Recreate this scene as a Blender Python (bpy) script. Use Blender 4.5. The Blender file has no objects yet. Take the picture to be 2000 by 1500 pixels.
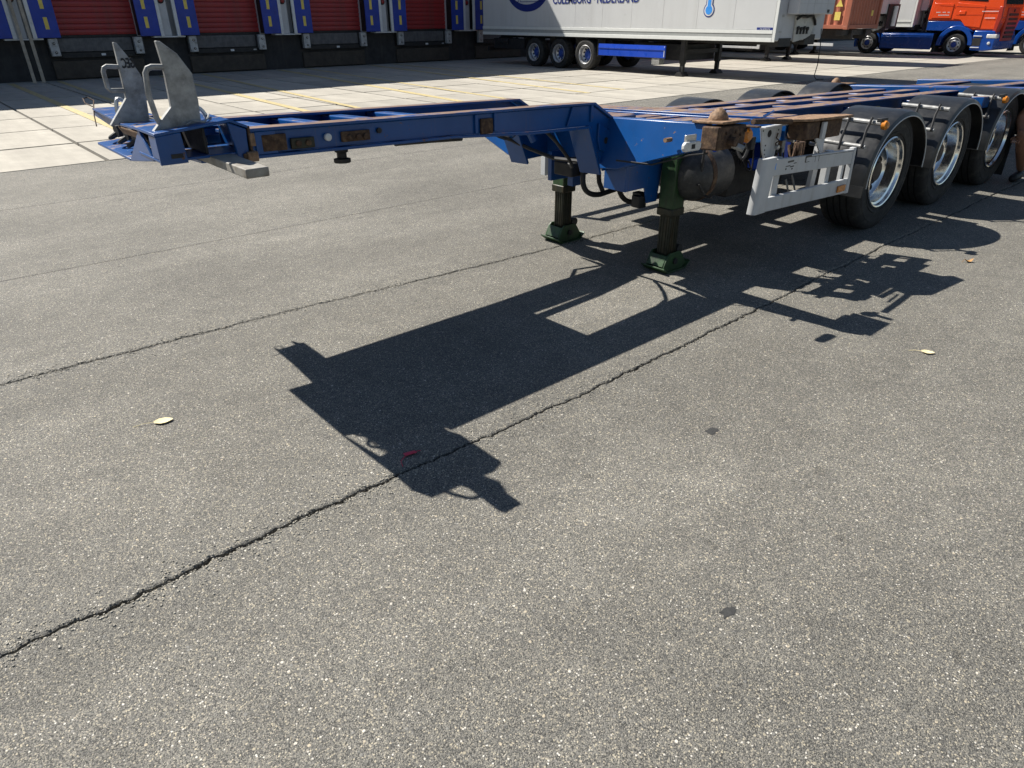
import bpy, bmesh, math, random
from mathutils import Vector, Matrix
random.seed(7)
sc = bpy.context.scene
col = sc.collection
R = math.radians

# ------------------------------------------------------------------ camera, sky, sun, exposure
YAW, PITCH, ROLL = 0.8628, 0.4935, -0.0036
hd = Vector((math.cos(YAW), math.sin(YAW), 0)); rt = Vector((math.sin(YAW), -math.cos(YAW), 0)); up = Vector((0, 0, 1))
fw = hd * math.cos(PITCH) - up * math.sin(PITCH)
u0 = hd * math.sin(PITCH) + up * math.cos(PITCH)
r2 = rt * math.cos(ROLL) + u0 * math.sin(ROLL)
u2 = u0 * math.cos(ROLL) - rt * math.sin(ROLL)
cam = bpy.data.objects.new('camera', bpy.data.cameras.new('camera')); col.objects.link(cam)
m = Matrix((r2, u2, -fw)).transposed().to_4x4(); m.translation = Vector((0, 0, 1.7062))
cam.matrix_world = m
cam.data.sensor_fit = 'HORIZONTAL'; cam.data.sensor_width = 36; cam.data.lens = 36 * 1341.9 / 2000
cam.data.clip_start = 0.05; cam.data.clip_end = 800
sc.camera = cam

SUN_DIR = Vector((0.33, -0.84, -1.0)).normalized()          # direction in which the light travels
tosun = -SUN_DIR
elev = math.asin(tosun.z); azim = math.atan2(tosun.x, tosun.y)
w = bpy.data.worlds.new('World'); sc.world = w; w.use_nodes = True
nt = w.node_tree; nt.nodes.clear()
sky = nt.nodes.new('ShaderNodeTexSky'); sky.sky_type = 'NISHITA'; sky.sun_disc = False
sky.sun_elevation = elev; sky.sun_rotation = azim; sky.air_density = 1.0; sky.dust_density = 0.4; sky.ozone_density = 1.0
bg = nt.nodes.new('ShaderNodeBackground'); bg.inputs['Strength'].default_value = 0.05
wo = nt.nodes.new('ShaderNodeOutputWorld')
nt.links.new(sky.outputs[0], bg.inputs[0]); nt.links.new(bg.outputs[0], wo.inputs[0])
sl = bpy.data.lights.new('sun', 'SUN'); sl.energy = 5.0; sl.angle = R(0.5); sl.color = (1.0, 0.955, 0.88)
so = bpy.data.objects.new('sun', sl); col.objects.link(so)
so.rotation_euler = SUN_DIR.to_track_quat('-Z', 'Y').to_euler(); so.location = (0, 0, 30)
sc.view_settings.view_transform = 'Standard'; sc.view_settings.look = 'None'
sc.view_settings.exposure = 0.78; sc.view_settings.gamma = 1.0; sc.view_settings.use_curve_mapping = False

# ------------------------------------------------------------------ helpers
def tag(o, label=None, cat=None, group=None, kind=None):
    if label: o['label'] = label
    if cat: o['category'] = cat
    if group: o['group'] = group
    if kind: o['kind'] = kind
    return o
def empty(name, loc, label=None, cat=None, group=None):
    o = bpy.data.objects.new(name, None); o.empty_display_size = 0.2
    o.location = loc; col.objects.link(o)
    return tag(o, label, cat, group)
def rootof(o):
    while o.parent: o = o.parent
    return o
def image_shear(v):                                                # shears the upper chassis parts in height to match the image
    return (v[0], v[1], v[2] - 0.022 * (v[0] - 3.6) - 0.045 * (v[1] - 2.55))
SPLIT = {'gear_box', 'tank_band', 'guard_upright', 'outrigger', 'suspension_arm', 'air_spring', 'far_side_guard', 'mudguard', 'nose_skirt', 'underframe', 'bottom_rail', 'chassis_frame',
         'frame', 'side_guard', 'cab_step', 'tail_lamp', 'leg_bracket', 'valve_block', 'stiffener', 'deck_strip', 'rear_tank', 'stay_clamp', 'cab_back_frame', 'door_crease', 'unit_seam', 'nose_sign', 'gear_shaft', 'logo_letter_outline', 'marker_bracket'}
class MB:
    def __init__(s): s.v = []; s.f = []; s.pieces = []
    def add(s, vs, fs):
        s.pieces.append((list(vs), list(fs)))
        n = len(s.v); s.v += [tuple(p) for p in vs]; s.f += [tuple(i + n for i in q) for q in fs]; return s
    def box(s, x0, x1, y0, y1, z0, z1):
        return s.add([(x, y, z) for z in (z0, z1) for y in (y0, y1) for x in (x0, x1)],
                     [(0, 2, 3, 1), (4, 5, 7, 6), (0, 1, 5, 4), (2, 6, 7, 3), (0, 4, 6, 2), (1, 3, 7, 5)])
    def prism(s, pts, ax, a0, a1):
        n = len(pts)
        def P(p, a):
            return (a, p[0], p[1]) if ax == 'x' else (p[0], a, p[1]) if ax == 'y' else (p[0], p[1], a)
        return s.add([P(p, a0) for p in pts] + [P(p, a1) for p in pts],
                     [tuple(range(n))[::-1], tuple(range(n, 2 * n))] + [(i, (i + 1) % n, n + (i + 1) % n, n + i) for i in range(n)])
    def tube(s, path, r, n=10):
        path = [Vector(p) for p in path]; rings = []; prev = None
        for i, p in enumerate(path):
            t = (path[min(i + 1, len(path) - 1)] - path[max(i - 1, 0)]).normalized()
            a = prev if prev else (Vector((0, 0, 1)) if abs(t.z) < 0.9 else Vector((1, 0, 0)))
            a = (a - t * a.dot(t)).normalized(); b = t.cross(a); prev = a
            rr = r[i] if isinstance(r, (list, tuple)) else r
            rings.append([p + a * rr * math.cos(2 * math.pi * k / n) + b * rr * math.sin(2 * math.pi * k / n) for k in range(n)])
        vs = [v for ring in rings for v in ring]; fs = []
        for i in range(len(path) - 1):
            for k in range(n):
                fs.append((i * n + k, i * n + (k + 1) % n, (i + 1) * n + (k + 1) % n, (i + 1) * n + k))
        fs.append(tuple(range(n))[::-1]); fs.append(tuple(range((len(path) - 1) * n, len(path) * n)))
        return s.add(vs, fs)
    def cyl(s, p0, p1, r, n=16): return s.tube([p0, p1], r, n)
    def lathe(s, prof, ax='y', c=(0, 0, 0), n=40, cap=True):
        vs = []; fs = []
        for (r, a) in prof:
            for k in range(n):
                q = 2 * math.pi * k / n; p, t = r * math.cos(q), r * math.sin(q)
                vs.append((c[0] + p, c[1] + a, c[2] + t) if ax == 'y' else (c[0] + a, c[1] + p, c[2] + t) if ax == 'x' else (c[0] + p, c[1] + t, c[2] + a))
        for i in range(len(prof) - 1):
            for k in range(n): fs.append((i * n + k, i * n + (k + 1) % n, (i + 1) * n + (k + 1) % n, (i + 1) * n + k))
        if cap:
            fs.append(tuple(range(n))); fs.append(tuple(range((len(prof) - 1) * n, len(prof) * n)))
        return s.add(vs, fs)
    def build(s, name, mat, parent=None, ln=False, bev=0.0, smooth=35, label=None, loc=None, mesh_only=False):
        if name in SPLIT and len(s.pieces) > 1 and not mesh_only:
            first = None
            for vs, fs in s.pieces:
                o = MB().add(vs, fs).build(name, mat, parent, ln, bev, smooth, label, loc)
                first = first or o
            return first
        off = Vector(rootof(parent).location) if parent else Vector((0, 0, 0))
        if loc is not None: off = Vector((0, 0, 0))
        vs = [image_shear(v) for v in s.v] if ln else s.v
        me = bpy.data.meshes.new(name); me.from_pydata([tuple(Vector(v) - off) for v in vs], [], s.f)
        bm = bmesh.new(); bm.from_mesh(me); bmesh.ops.recalc_face_normals(bm, faces=bm.faces); bm.to_mesh(me); bm.free()
        me.materials.append(mat)
        if smooth:
            me.polygons.foreach_set('use_smooth', [True] * len(me.polygons)); me.set_sharp_from_angle(angle=R(smooth))
        if mesh_only: return me
        o = bpy.data.objects.new(name, me); col.objects.link(o)
        if parent: o.parent = parent
        if loc is not None: o.location = loc
        if bev:
            b = o.modifiers.new('bevel', 'BEVEL'); b.width = bev; b.segments = 2; b.limit_method = 'ANGLE'; b.angle_limit = R(40)
        if label: o['label'] = label
        return o
def inst(me, name, parent, loc, rotz=0.0):
    o = bpy.data.objects.new(name, me); col.objects.link(o); o.parent = parent; o.location = loc; o.rotation_euler.z = rotz
    return o
def copy_tree(o, parent=None):
    c = o.copy(); col.objects.link(c); c.parent = parent
    for ch in list(o.children): copy_tree(ch, c)
    return c
def text(body, size, mtx, mat, parent, name='lettering', xs=1.0, ext=0.003, align='LEFT', bold=0.0):
    cu = bpy.data.curves.new(name, 'FONT'); cu.body = body; cu.size = size; cu.extrude = ext; cu.align_x = align; cu.offset = bold; cu.resolution_u = 3
    t = bpy.data.objects.new(name, cu); col.objects.link(t)
    dg = bpy.context.evaluated_depsgraph_get(); me = bpy.data.meshes.new_from_object(t.evaluated_get(dg))
    bpy.data.objects.remove(t)
    off = Vector(rootof(parent).location)
    for v in me.vertices: v.co = mtx @ Vector((v.co.x * xs, v.co.y, v.co.z)) - off
    me.materials.clear(); me.materials.append(mat); me.name = name
    o = bpy.data.objects.new(name, me); col.objects.link(o); o.parent = parent
    return o

# ------------------------------------------------------------------ materials
class NT:
    def __init__(s, name):
        s.m = bpy.data.materials.new(name); s.m.use_nodes = True; s.t = s.m.node_tree; s.t.nodes.clear()
        s.out = s.n('ShaderNodeOutputMaterial'); s.b = s.n('ShaderNodeBsdfPrincipled'); s.l(s.b.outputs[0], s.out.inputs[0])
        s.tc = s.n('ShaderNodeTexCoord').outputs['Object']
    def n(s, t, **k):
        q = s.t.nodes.new(t)
        for a, b in k.items(): setattr(q, a, b)
        return q
    def l(s, a, b): s.t.links.new(a, b)
    def mapv(s, sc_):
        q = s.n('ShaderNodeMapping'); s.l(s.tc, q.inputs[0]); q.inputs['Scale'].default_value = sc_; return q.outputs[0]
    def noise(s, scale, detail=4, rough=0.6, vec=None, dist=0.0):
        q = s.n('ShaderNodeTexNoise'); q.inputs['Scale'].default_value = scale; q.inputs['Detail'].default_value = detail
        q.inputs['Roughness'].default_value = rough; q.inputs['Distortion'].default_value = dist; s.l(vec or s.tc, q.inputs[0]); return q.outputs[0]
    def vor(s, scale, vec=None, feat='F1'):
        q = s.n('ShaderNodeTexVoronoi', feature=feat); q.inputs['Scale'].default_value = scale; s.l(vec or s.tc, q.inputs[0]); return q
    def ramp(s, fac, stops, interp='LINEAR'):
        q = s.n('ShaderNodeValToRGB'); q.color_ramp.interpolation = interp
        e = q.color_ramp.elements
        while len(e) < len(stops): e.new(0.5)
        for i, (p, c) in enumerate(stops):
            e[i].position = p; e[i].color = (c, c, c, 1) if isinstance(c, (int, float)) else (*c, 1)
        s.l(fac, q.inputs[0]); return q.outputs[0]
    def mix(s, fac, a, b, mode='MIX'):
        q = s.n('ShaderNodeMix', data_type='RGBA', blend_type=mode)
        for i, v in ((0, fac), (6, a), (7, b)):
            if hasattr(v, 'is_linked') or hasattr(v, 'links'): s.l(v, q.inputs[i])
            else: q.inputs[i].default_value = v if i == 0 else (v, v, v, 1) if isinstance(v, (int, float)) else (*v, 1)
        return q.outputs[2]
    def math(s, op, a, b=0.0, clamp=False):
        q = s.n('ShaderNodeMath', operation=op, use_clamp=clamp)
        for i, v in enumerate((a, b)):
            if isinstance(v, (int, float)): q.inputs[i].default_value = v
            else: s.l(v, q.inputs[i])
        return q.outputs[0]
    def bump(s, h, strength, dist):
        q = s.n('ShaderNodeBump'); q.inputs['Strength'].default_value = strength; q.inputs['Distance'].default_value = dist
        s.l(h, q.inputs['Height']); s.l(q.outputs[0], s.b.inputs['Normal']); return q
    def set(s, **k):
        for a, v in k.items():
            i = s.b.inputs[{'col': 'Base Color', 'rough': 'Roughness', 'metal': 'Metallic', 'spec': 'Specular IOR Level', 'coat': 'Coat Weight'}[a]]
            if isinstance(v, (int, float)): i.default_value = v
            elif isinstance(v, tuple): i.default_value = (*v, 1)
            else: s.l(v, i)
        return s.m

def simple(name, c, rough=0.5, metal=0.0, var=0.25, scale=9.0, dirt=None, dirt_amt=0.5, bump=0.0, bscale=60, spec=0.5, streak=False):
    t = NT(name); n1 = t.noise(scale, 5, 0.65)
    c1 = t.ramp(n1, [(0.3, tuple(x * (1 - var) for x in c)), (0.7, tuple(min(1, x * (1 + var)) for x in c))])
    if dirt:
        v = t.mapv((3.0, 3.0, 0.35)) if streak else None
        d = t.noise(scale * 0.7, 6, 0.7, v)
        c1 = t.mix(t.ramp(d, [(0.5, 0.0), (0.72, dirt_amt)]), c1, dirt)
    if bump: t.bump(t.noise(bscale, 4, 0.6), bump, 0.004)
    r = t.ramp(t.noise(scale * 2.1, 4), [(0.3, max(0, rough - 0.08)), (0.7, min(1, rough + 0.1))])
    return t.set(col=c1, rough=r, metal=metal, spec=spec)

def worn_paint(name, c, rust_top=0.0, chip=0.62, streaks=True, rough=0.32):
    t = NT(name)
    geo = t.n('ShaderNodeNewGeometry'); sx = t.n('ShaderNodeSeparateXYZ'); t.l(geo.outputs['Normal'], sx.inputs[0])
    base = t.ramp(t.noise(3.5, 5), [(0.3, tuple(x * 0.82 for x in c)), (0.7, tuple(x * 1.15 for x in c))])
    rustc = t.ramp(t.noise(38, 6, 0.7), [(0.3, (0.05, 0.025, 0.014)), (0.55, (0.16, 0.085, 0.05)), (0.75, (0.30, 0.20, 0.14))])
    topc = t.ramp(t.noise(5, 6, 0.75, t.mapv((0.5, 3.0, 1.0))), [(0.3, (0.09, 0.046, 0.027)), (0.48, (0.19, 0.115, 0.073)), (0.7, (0.34, 0.26, 0.20))])
    chips = t.ramp(t.noise(17, 7, 0.7), [(chip, 0.0), (chip + 0.03, 1.0)])
    k = t.mix(chips, base, rustc)
    if streaks:
        st = t.math('MULTIPLY', t.ramp(t.noise(1.0, 5, 0.7, t.mapv((22, 22, 1.3))), [(0.6, 0.0), (0.78, 0.55)]), t.ramp(t.noise(2.3, 3), [(0.42, 0.0), (0.6, 1.0)]))
        k = t.mix(st, k, (0.14, 0.10, 0.075))
        scuff = t.ramp(t.noise(1.0, 6, 0.8, t.mapv((9, 9, 60))), [(0.66, 0.0), (0.7, 0.5)])
        k = t.mix(scuff, k, tuple(min(1, x * 2.0 + 0.03) for x in c))
    dust = t.ramp(t.noise(6, 6, 0.7), [(0.4, 0.0), (0.8, 0.07)])
    k = t.mix(dust, k, (0.12, 0.12, 0.12))
    if rust_top:
        tm = t.math('MULTIPLY', t.ramp(sx.outputs[2], [(0.8, 0.0), (0.93, 1.0)]), t.ramp(t.noise(7, 6, 0.75, t.mapv((0.6, 1.6, 1))), [(0.62 - 0.22 * rust_top, 0.0), (0.68 - 0.22 * rust_top, 1.0)]))
        k = t.mix(tm, k, topc)
        rg = t.mix(tm, t.mix(chips, rough, 0.85), 0.62)
    else: rg = t.mix(chips, rough, 0.85)
    t.bump(t.math('ADD', t.math('MULTIPLY', chips, -0.6), t.noise(140, 3)), 0.25, 0.0015)
    return t.set(col=k, rough=rg, spec=0.5)

def asphalt_mat():
    t = NT('asphalt')
    wob = t.n('ShaderNodeMix', data_type='RGBA', blend_type='ADD'); wob.inputs[0].default_value = 0.0025
    nz = t.n('ShaderNodeTexNoise'); nz.inputs['Scale'].default_value = 260; t.l(t.tc, nz.inputs[0])
    t.l(t.tc, wob.inputs[6]); t.l(nz.outputs[1], wob.inputs[7]); vec = wob.outputs[2]
    v1 = t.vor(158, vec); v2 = t.vor(70, vec); v3 = t.vor(360, vec)
    def sep(v):
        q = t.n('ShaderNodeSeparateColor'); t.l(v.outputs['Color'], q.inputs[0]); return q.outputs
    a = sep(v1); b = sep(v2); c = sep(v3)
    binder = t.mix(t.noise(900, 2), (0.065, 0.063, 0.056), (0.13, 0.124, 0.109))
    fine = t.ramp(c[0], [(0.0, (0.035, 0.034, 0.031)), (0.35, (0.13, 0.123, 0.107)), (0.75, (0.21, 0.195, 0.16)), (0.95, (0.34, 0.31, 0.25))], 'CONSTANT')
    k = t.mix(t.ramp(v3.outputs['Distance'], [(0.55, 1.0), (0.7, 0.0)]), binder, fine)
    stone = t.ramp(a[0], [(0.0, (0.085, 0.083, 0.077)), (0.26, (0.165, 0.157, 0.138)), (0.52, (0.225, 0.205, 0.165)), (0.74, (0.30, 0.268, 0.205)), (0.88, (0.37, 0.325, 0.24)), (0.955, (0.50, 0.47, 0.41))], 'CONSTANT')
    m1 = t.math('MULTIPLY', t.ramp(v1.outputs['Distance'], [(0.42, 1.0), (0.52, 0.0)]), t.ramp(a[1], [(0.40, 0.0), (0.41, 1.0)]))
    k = t.mix(m1, k, stone)
    big = t.ramp(b[0], [(0.0, (0.17, 0.165, 0.15)), (0.4, (0.30, 0.265, 0.20)), (0.7, (0.40, 0.34, 0.25)), (0.88, (0.50, 0.46, 0.39))], 'CONSTANT')
    m2 = t.math('MULTIPLY', t.ramp(v2.outputs['Distance'], [(0.30, 1.0), (0.40, 0.0)]), t.ramp(b[1], [(0.965, 0.0), (0.967, 1.0)]))
    k = t.mix(m2, k, big)
    # tonal drift, wheel tracks along the lane, dark specks
    drift = t.ramp(t.noise(0.55, 5, 0.6), [(0.3, 0.80), (0.7, 1.14)])
    k = t.mix(1.0, k, drift, 'MULTIPLY')
    drift2 = t.ramp(t.noise(5.5, 5, 0.7), [(0.3, 0.86), (0.7, 1.12)])
    k = t.mix(1.0, k, drift2, 'MULTIPLY')
    tr = t.ramp(t.noise(1.0, 3, 0.5, t.mapv((0.12, 1.1, 1))), [(0.35, 0.84), (0.65, 1.09)])
    k = t.mix(1.0, k, tr, 'MULTIPLY')
    pits = t.ramp(t.noise(105, 4, 0.75), [(0.27, 0.4), (0.36, 1.0)])
    k = t.mix(1.0, k, pits, 'MULTIPLY')
    h = t.math('ADD', t.math('MULTIPLY', m1, 0.5), t.math('ADD', t.math('MULTIPLY', m2, 0.8), t.math('MULTIPLY', t.ramp(v3.outputs['Distance'], [(0.2, 1.0), (0.7, 0.0)]), 0.5)))
    h = t.math('ADD', h, t.math('MULTIPLY', pits, 0.7))
    blot = t.ramp(t.noise(1.1, 3, 0.55, t.mapv((1, 1.6, 1))), [(0.62, 1.0), (0.72, 0.86)])
    k = t.mix(1.0, k, blot, 'MULTIPLY')
    drips = t.ramp(t.noise(6.5, 2, 0.4), [(0.735, 1.0), (0.76, 0.72)])
    k = t.mix(1.0, k, drips, 'MULTIPLY')
    k = t.mix(1.0, k, (1.38, 1.39, 1.41), 'MULTIPLY')
    t.bump(h, 0.75, 0.0035)
    return t.set(col=k, rough=0.72, spec=0.35)

def concrete_mat():
    t = NT('concrete'); oi = t.n('ShaderNodeObjectInfo')
    k = t.ramp(t.noise(2.2, 7, 0.65), [(0.3, (0.35, 0.325, 0.28)), (0.7, (0.45, 0.42, 0.36))])
    k = t.mix(1.0, k, t.ramp(oi.outputs['Random'], [(0.0, 0.88), (1.0, 1.08)]), 'MULTIPLY')
    k = t.mix(1.0, k, t.ramp(t.noise(1.0, 5, 0.7, t.mapv((2.2, 0.18, 1))), [(0.35, 0.86), (0.6, 1.04)]), 'MULTIPLY')
    k = t.mix(t.ramp(t.noise(1.3, 6, 0.75), [(0.62, 0.0), (0.74, 0.3)]), k, (0.16, 0.15, 0.14))
    k = t.mix(1.0, k, t.ramp(t.noise(160, 3, 0.8), [(0.3, 0.82), (0.6, 1.04)]), 'MULTIPLY')
    t.bump(t.noise(120, 4, 0.7), 0.3, 0.002)
    return t.set(col=k, rough=0.85, spec=0.3)

M = {}
M['asphalt'] = asphalt_mat(); M['concrete'] = concrete_mat()
M['gap'] = simple('joint_dirt', (0.022, 0.020, 0.018), 0.95, var=0.4, scale=40, bump=0.5, bscale=90)
M['yellow'] = simple('yellow_line_paint', (0.47, 0.38, 0.18), 0.7, var=0.25, scale=14, dirt=(0.30, 0.27, 0.2), dirt_amt=0.8)
M['blue'] = worn_paint('blue_chassis_paint', (0.001, 0.062, 0.235), 0.35, 0.64)
M['blue_rust'] = worn_paint('blue_chassis_paint_rubbed_top', (0.001, 0.060, 0.23), 1.0, 0.64)
M['rust'] = simple('rusty_steel', (0.065, 0.036, 0.021), 0.85, var=0.6, scale=34, dirt=(0.24, 0.155, 0.08), dirt_amt=0.6, bump=0.6, bscale=70)
M['rustlight'] = simple('bare_rubbed_steel', (0.25, 0.155, 0.09), 0.75, var=0.55, scale=34, dirt=(0.09, 0.045, 0.025), dirt_amt=0.9, bump=0.8, bscale=55)
M['galv'] = simple('galvanised_steel', (0.30, 0.30, 0.29), 0.55, 0.3, var=0.35, scale=16, dirt=(0.10, 0.092, 0.082), dirt_amt=0.75, bump=0.15, bscale=30)
M['alu'] = simple('white_aluminium', (0.50, 0.51, 0.515), 0.42, 0.0, var=0.08, scale=6, dirt=(0.28, 0.25, 0.21), dirt_amt=0.45, streak=True)
M['green'] = simple('green_leg_paint', (0.018, 0.055, 0.016), 0.5, var=0.35, scale=9, dirt=(0.016, 0.015, 0.012), dirt_amt=1.0, streak=True, bump=0.2)
M['oily'] = simple('oily_steel_post', (0.02, 0.022, 0.013), 0.45, 0.2, var=0.5, scale=14, dirt=(0.08, 0.05, 0.02), dirt_amt=0.7, streak=True)
M['rubber'] = simple('tyre_rubber', (0.018, 0.018, 0.018), 0.8, var=0.2, scale=16, dirt=(0.085, 0.078, 0.066), dirt_amt=0.55, bump=0.2)
M['plastic'] = simple('black_plastic', (0.018, 0.019, 0.021), 0.36, var=0.15, scale=7, dirt=(0.09, 0.09, 0.085), dirt_amt=0.35)
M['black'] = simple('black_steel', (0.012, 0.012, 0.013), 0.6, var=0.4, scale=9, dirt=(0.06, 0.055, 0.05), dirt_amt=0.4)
M['edge'] = simple('white_piping', (0.6, 0.6, 0.58), 0.5, var=0.1)
def chrome():
    t = NT('polished_alloy'); r = t.ramp(t.noise(14, 5, 0.7), [(0.35, 0.10), (0.7, 0.28)])
    k = t.mix(t.ramp(t.noise(9, 6, 0.7), [(0.55, 0.0), (0.75, 0.5)]), (0.86, 0.85, 0.82), (0.45, 0.42, 0.38))
    return t.set(col=k, rough=r, metal=1.0)
M['chrome'] = chrome()
M['hub'] = simple('brown_hub', (0.05, 0.036, 0.028), 0.6, 0.1, var=0.4, scale=20)
M['silver'] = simple('silver_wheel', (0.5, 0.5, 0.5), 0.35, 0.6, var=0.15, scale=12)
M['bluehub'] = simple('blue_hub', (0.02, 0.06, 0.30), 0.4, var=0.2)
M['amber'] = simple('amber_lens', (0.55, 0.19, 0.02), 0.25, var=0.15)
M['lampwhite'] = simple('white_lens', (0.6, 0.6, 0.58), 0.25, var=0.1)
M['tank'] = simple('dusty_black_tank', (0.03, 0.031, 0.032), 0.5, var=0.3, scale=34, dirt=(0.17, 0.155, 0.13), dirt_amt=0.35)
M['wallgrey'] = simple('pale_cladding', (0.50, 0.51, 0.53), 0.55, var=0.08, scale=3, dirt=(0.3, 0.3, 0.3), dirt_amt=0.4, streak=True)
M['wallblack'] = simple('black_plinth', (0.028, 0.028, 0.030), 0.8, var=0.4, scale=3, dirt=(0.07, 0.065, 0.06), dirt_amt=0.5, streak=True)
M['red_door'] = simple('red_slat_paint', (0.31, 0.024, 0.026), 0.45, var=0.15, scale=2, dirt=(0.16, 0.05, 0.045), dirt_amt=0.6, streak=True)
M['pad'] = simple('blue_curtain', (0.014, 0.045, 0.34), 0.55, var=0.15, scale=3, dirt=(0.02, 0.03, 0.15), dirt_amt=0.5)
M['padyellow'] = simple('yellow_mark', (0.72, 0.56, 0.12), 0.6, var=0.12)
M['white'] = simple('white_strip', (0.66, 0.67, 0.68), 0.5, var=0.08, dirt=(0.35, 0.35, 0.34), dirt_amt=0.4)
M['bumper'] = simple('bumper_steel', (0.42, 0.43, 0.44), 0.5, 0.2, var=0.2, scale=12, dirt=(0.13, 0.12, 0.11), dirt_amt=0.8, bump=0.2)
M['levelsteel'] = simple('leveller_steel', (0.10, 0.10, 0.105), 0.6, 0.2, var=0.3, scale=6, dirt=(0.17, 0.17, 0.17), dirt_amt=0.5, streak=True)
M['pit'] = simple('pit_brown', (0.055, 0.045, 0.036), 0.8, var=0.3, scale=5)
M['wood'] = simple('weathered_plank', (0.36, 0.31, 0.25), 0.8, var=0.25, scale=8, dirt=(0.2, 0.17, 0.13), dirt_amt=0.6, streak=True)
M['redlamp'] = simple('red_lens', (0.28, 0.02, 0.02), 0.3)
M['reefer'] = simple('white_trailer_panel', (0.60, 0.605, 0.60), 0.35, var=0.03, scale=1.2, dirt=(0.45, 0.45, 0.43), dirt_amt=0.35, streak=True)
M['reeferrail'] = simple('white_rail', (0.72, 0.73, 0.70), 0.35, var=0.04)
M['groove'] = simple('grey_groove', (0.34, 0.35, 0.34), 0.5, var=0.08)
M['skirt'] = simple('blue_skirt', (0.015, 0.065, 0.46), 0.3, var=0.06, scale=2)
M['navy'] = simple('navy_print', (0.012, 0.03, 0.20), 0.4, var=0.05)
M['sky_print'] = simple('light_blue_print', (0.05, 0.30, 0.80), 0.4, var=0.05)
M['orange_print'] = simple('orange_print', (0.55, 0.2, 0.06), 0.4, var=0.05)
M['nose'] = simple('pale_grey_nose', (0.48, 0.49, 0.51), 0.4, var=0.06, scale=2, dirt=(0.3, 0.29, 0.28), dirt_amt=0.4, streak=True)
M['nosedirty'] = simple('sooty_nose_panel', (0.50, 0.49, 0.45), 0.5, var=0.12, scale=4, dirt=(0.13, 0.11, 0.09), dirt_amt=0.7)
M['container'] = simple('red_brown_container', (0.36, 0.115, 0.065), 0.55, var=0.12, scale=3, dirt=(0.22, 0.07, 0.045), dirt_amt=0.5, streak=True)
M['truckred'] = simple('orange_red_paint', (0.72, 0.075, 0.018), 0.22, var=0.05, scale=2)
M['truckred2'] = simple('shaded_truck_red', (0.36, 0.03, 0.016), 0.35, var=0.1, scale=3)  # truck red darkened: shade of the cab front put into the colour
M['truckblue'] = simple('truck_blue_paint', (0.006, 0.055, 0.28), 0.22, var=0.08, scale=2)
M['glass'] = simple('dark_glass', (0.012, 0.014, 0.016), 0.06, var=0.1)
M['skin'] = simple('skin', (0.30, 0.15, 0.09), 0.55, var=0.2, scale=30, bump=0.1)
M['denim'] = simple('blue_shorts', (0.10, 0.18, 0.36), 0.85, var=0.15, scale=30)
M['shirt'] = simple('dark_shirt', (0.05, 0.055, 0.07), 0.85, var=0.15, scale=30)
M['hair'] = simple('brown_hair', (0.03, 0.02, 0.014), 0.6, var=0.3, scale=60)
M['leaf'] = simple('dry_leaf', (0.74, 0.63, 0.36), 0.7, var=0.15, scale=50)
M['leaf2'] = simple('brown_leaf', (0.36, 0.19, 0.06), 0.7, var=0.25, scale=60)
M['tagred'] = simple('red_tag', (0.60, 0.03, 0.08), 0.5, var=0.1)
M['stain'] = simple('tar_spot', (0.035, 0.035, 0.034), 0.8, var=0.4, scale=60, bump=0.5, bscale=120)
M['crumb'] = simple('stone_crumb', (0.31, 0.29, 0.245), 0.8, var=0.6, scale=45)
M['bar'] = simple('dirty_grey_bar', (0.26, 0.245, 0.215), 0.65, var=0.3, scale=14, dirt=(0.12, 0.085, 0.05), dirt_amt=0.8, bump=0.3)
M['zinc'] = simple('bright_zinc', (0.55, 0.54, 0.52), 0.35, 0.7, var=0.15, scale=20)

# ------------------------------------------------------------------ ground
def structure(o): return tag(o, kind='structure')
g = MB(); g.add([(-250, -250, -0.09), (350, -250, -0.09), (350, 300, -0.09), (-250, 300, -0.09)], [(0, 1, 2, 3)])
structure(g.build('ground', M['gap'], smooth=0))
rnd = random.Random(3)
def seam(y0, amp, kinks=()):
    ph = [rnd.uniform(0, 6.28) for _ in range(8)]
    def f(x):
        y = y0
        for (a, b, dy) in kinks:
            q = min(1, max(0, (x - a) / (b - a))); y += dy * q * q * (3 - 2 * q)
        for i, (fr, am) in enumerate(((0.5, 0.012), (1.7, 0.005), (4.3, 0.004), (11, 0.004), (27, 0.0035), (61, 0.0028))):
            y += amp * am * math.sin(fr * x * 2.1 + ph[i] + 1.3 * math.sin(fr * 0.77 * x + ph[7 - i % 8]))
        return y
    return f
xs = [-60, -30, -12, -5]
x = -3.0
while x < 14.0:
    xs.append(x); x += 0.010 if x < 5 else 0.02
xs += [15, 18, 22, 28, 36, 48, 70, 110, 160]
seams = [(seam(2.10, 1.0, [(1.5, 9.8, 0.20)]), 0.020), (seam(4.16, 0.8, [(1.0, 4.2, -0.17)]), 0.014), (seam(6.06, 0.3), 0.005), (seam(8.52, 0.25), 0.006)]
ys_low = None
edges = []
for fn, wd in seams:
    lo = []; hi = []
    jl = 0; jh = 0
    for xx in xs:
        jl = 0.6 * jl + rnd.gauss(0, 0.16) ; jh = 0.6 * jh + rnd.gauss(0, 0.16)
        c = fn(xx); wv = wd * (0.80 + 0.20 * math.sin(xx * 2.3 + math.sin(xx * 5.1)))
        lo.append(c - wv * (0.5 + 0.5 * jl)); hi.append(max(c + wv * (0.5 + 0.5 * jh), c - wv * (0.5 + 0.5 * jl) + 0.003))
    edges.append((lo, hi))
bounds = [([-60.0] * len(xs), edges[0][0])] + [(edges[i][1], edges[i + 1][0]) for i in range(3)] + [(edges[3][1], [10.735] * len(xs))]
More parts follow.
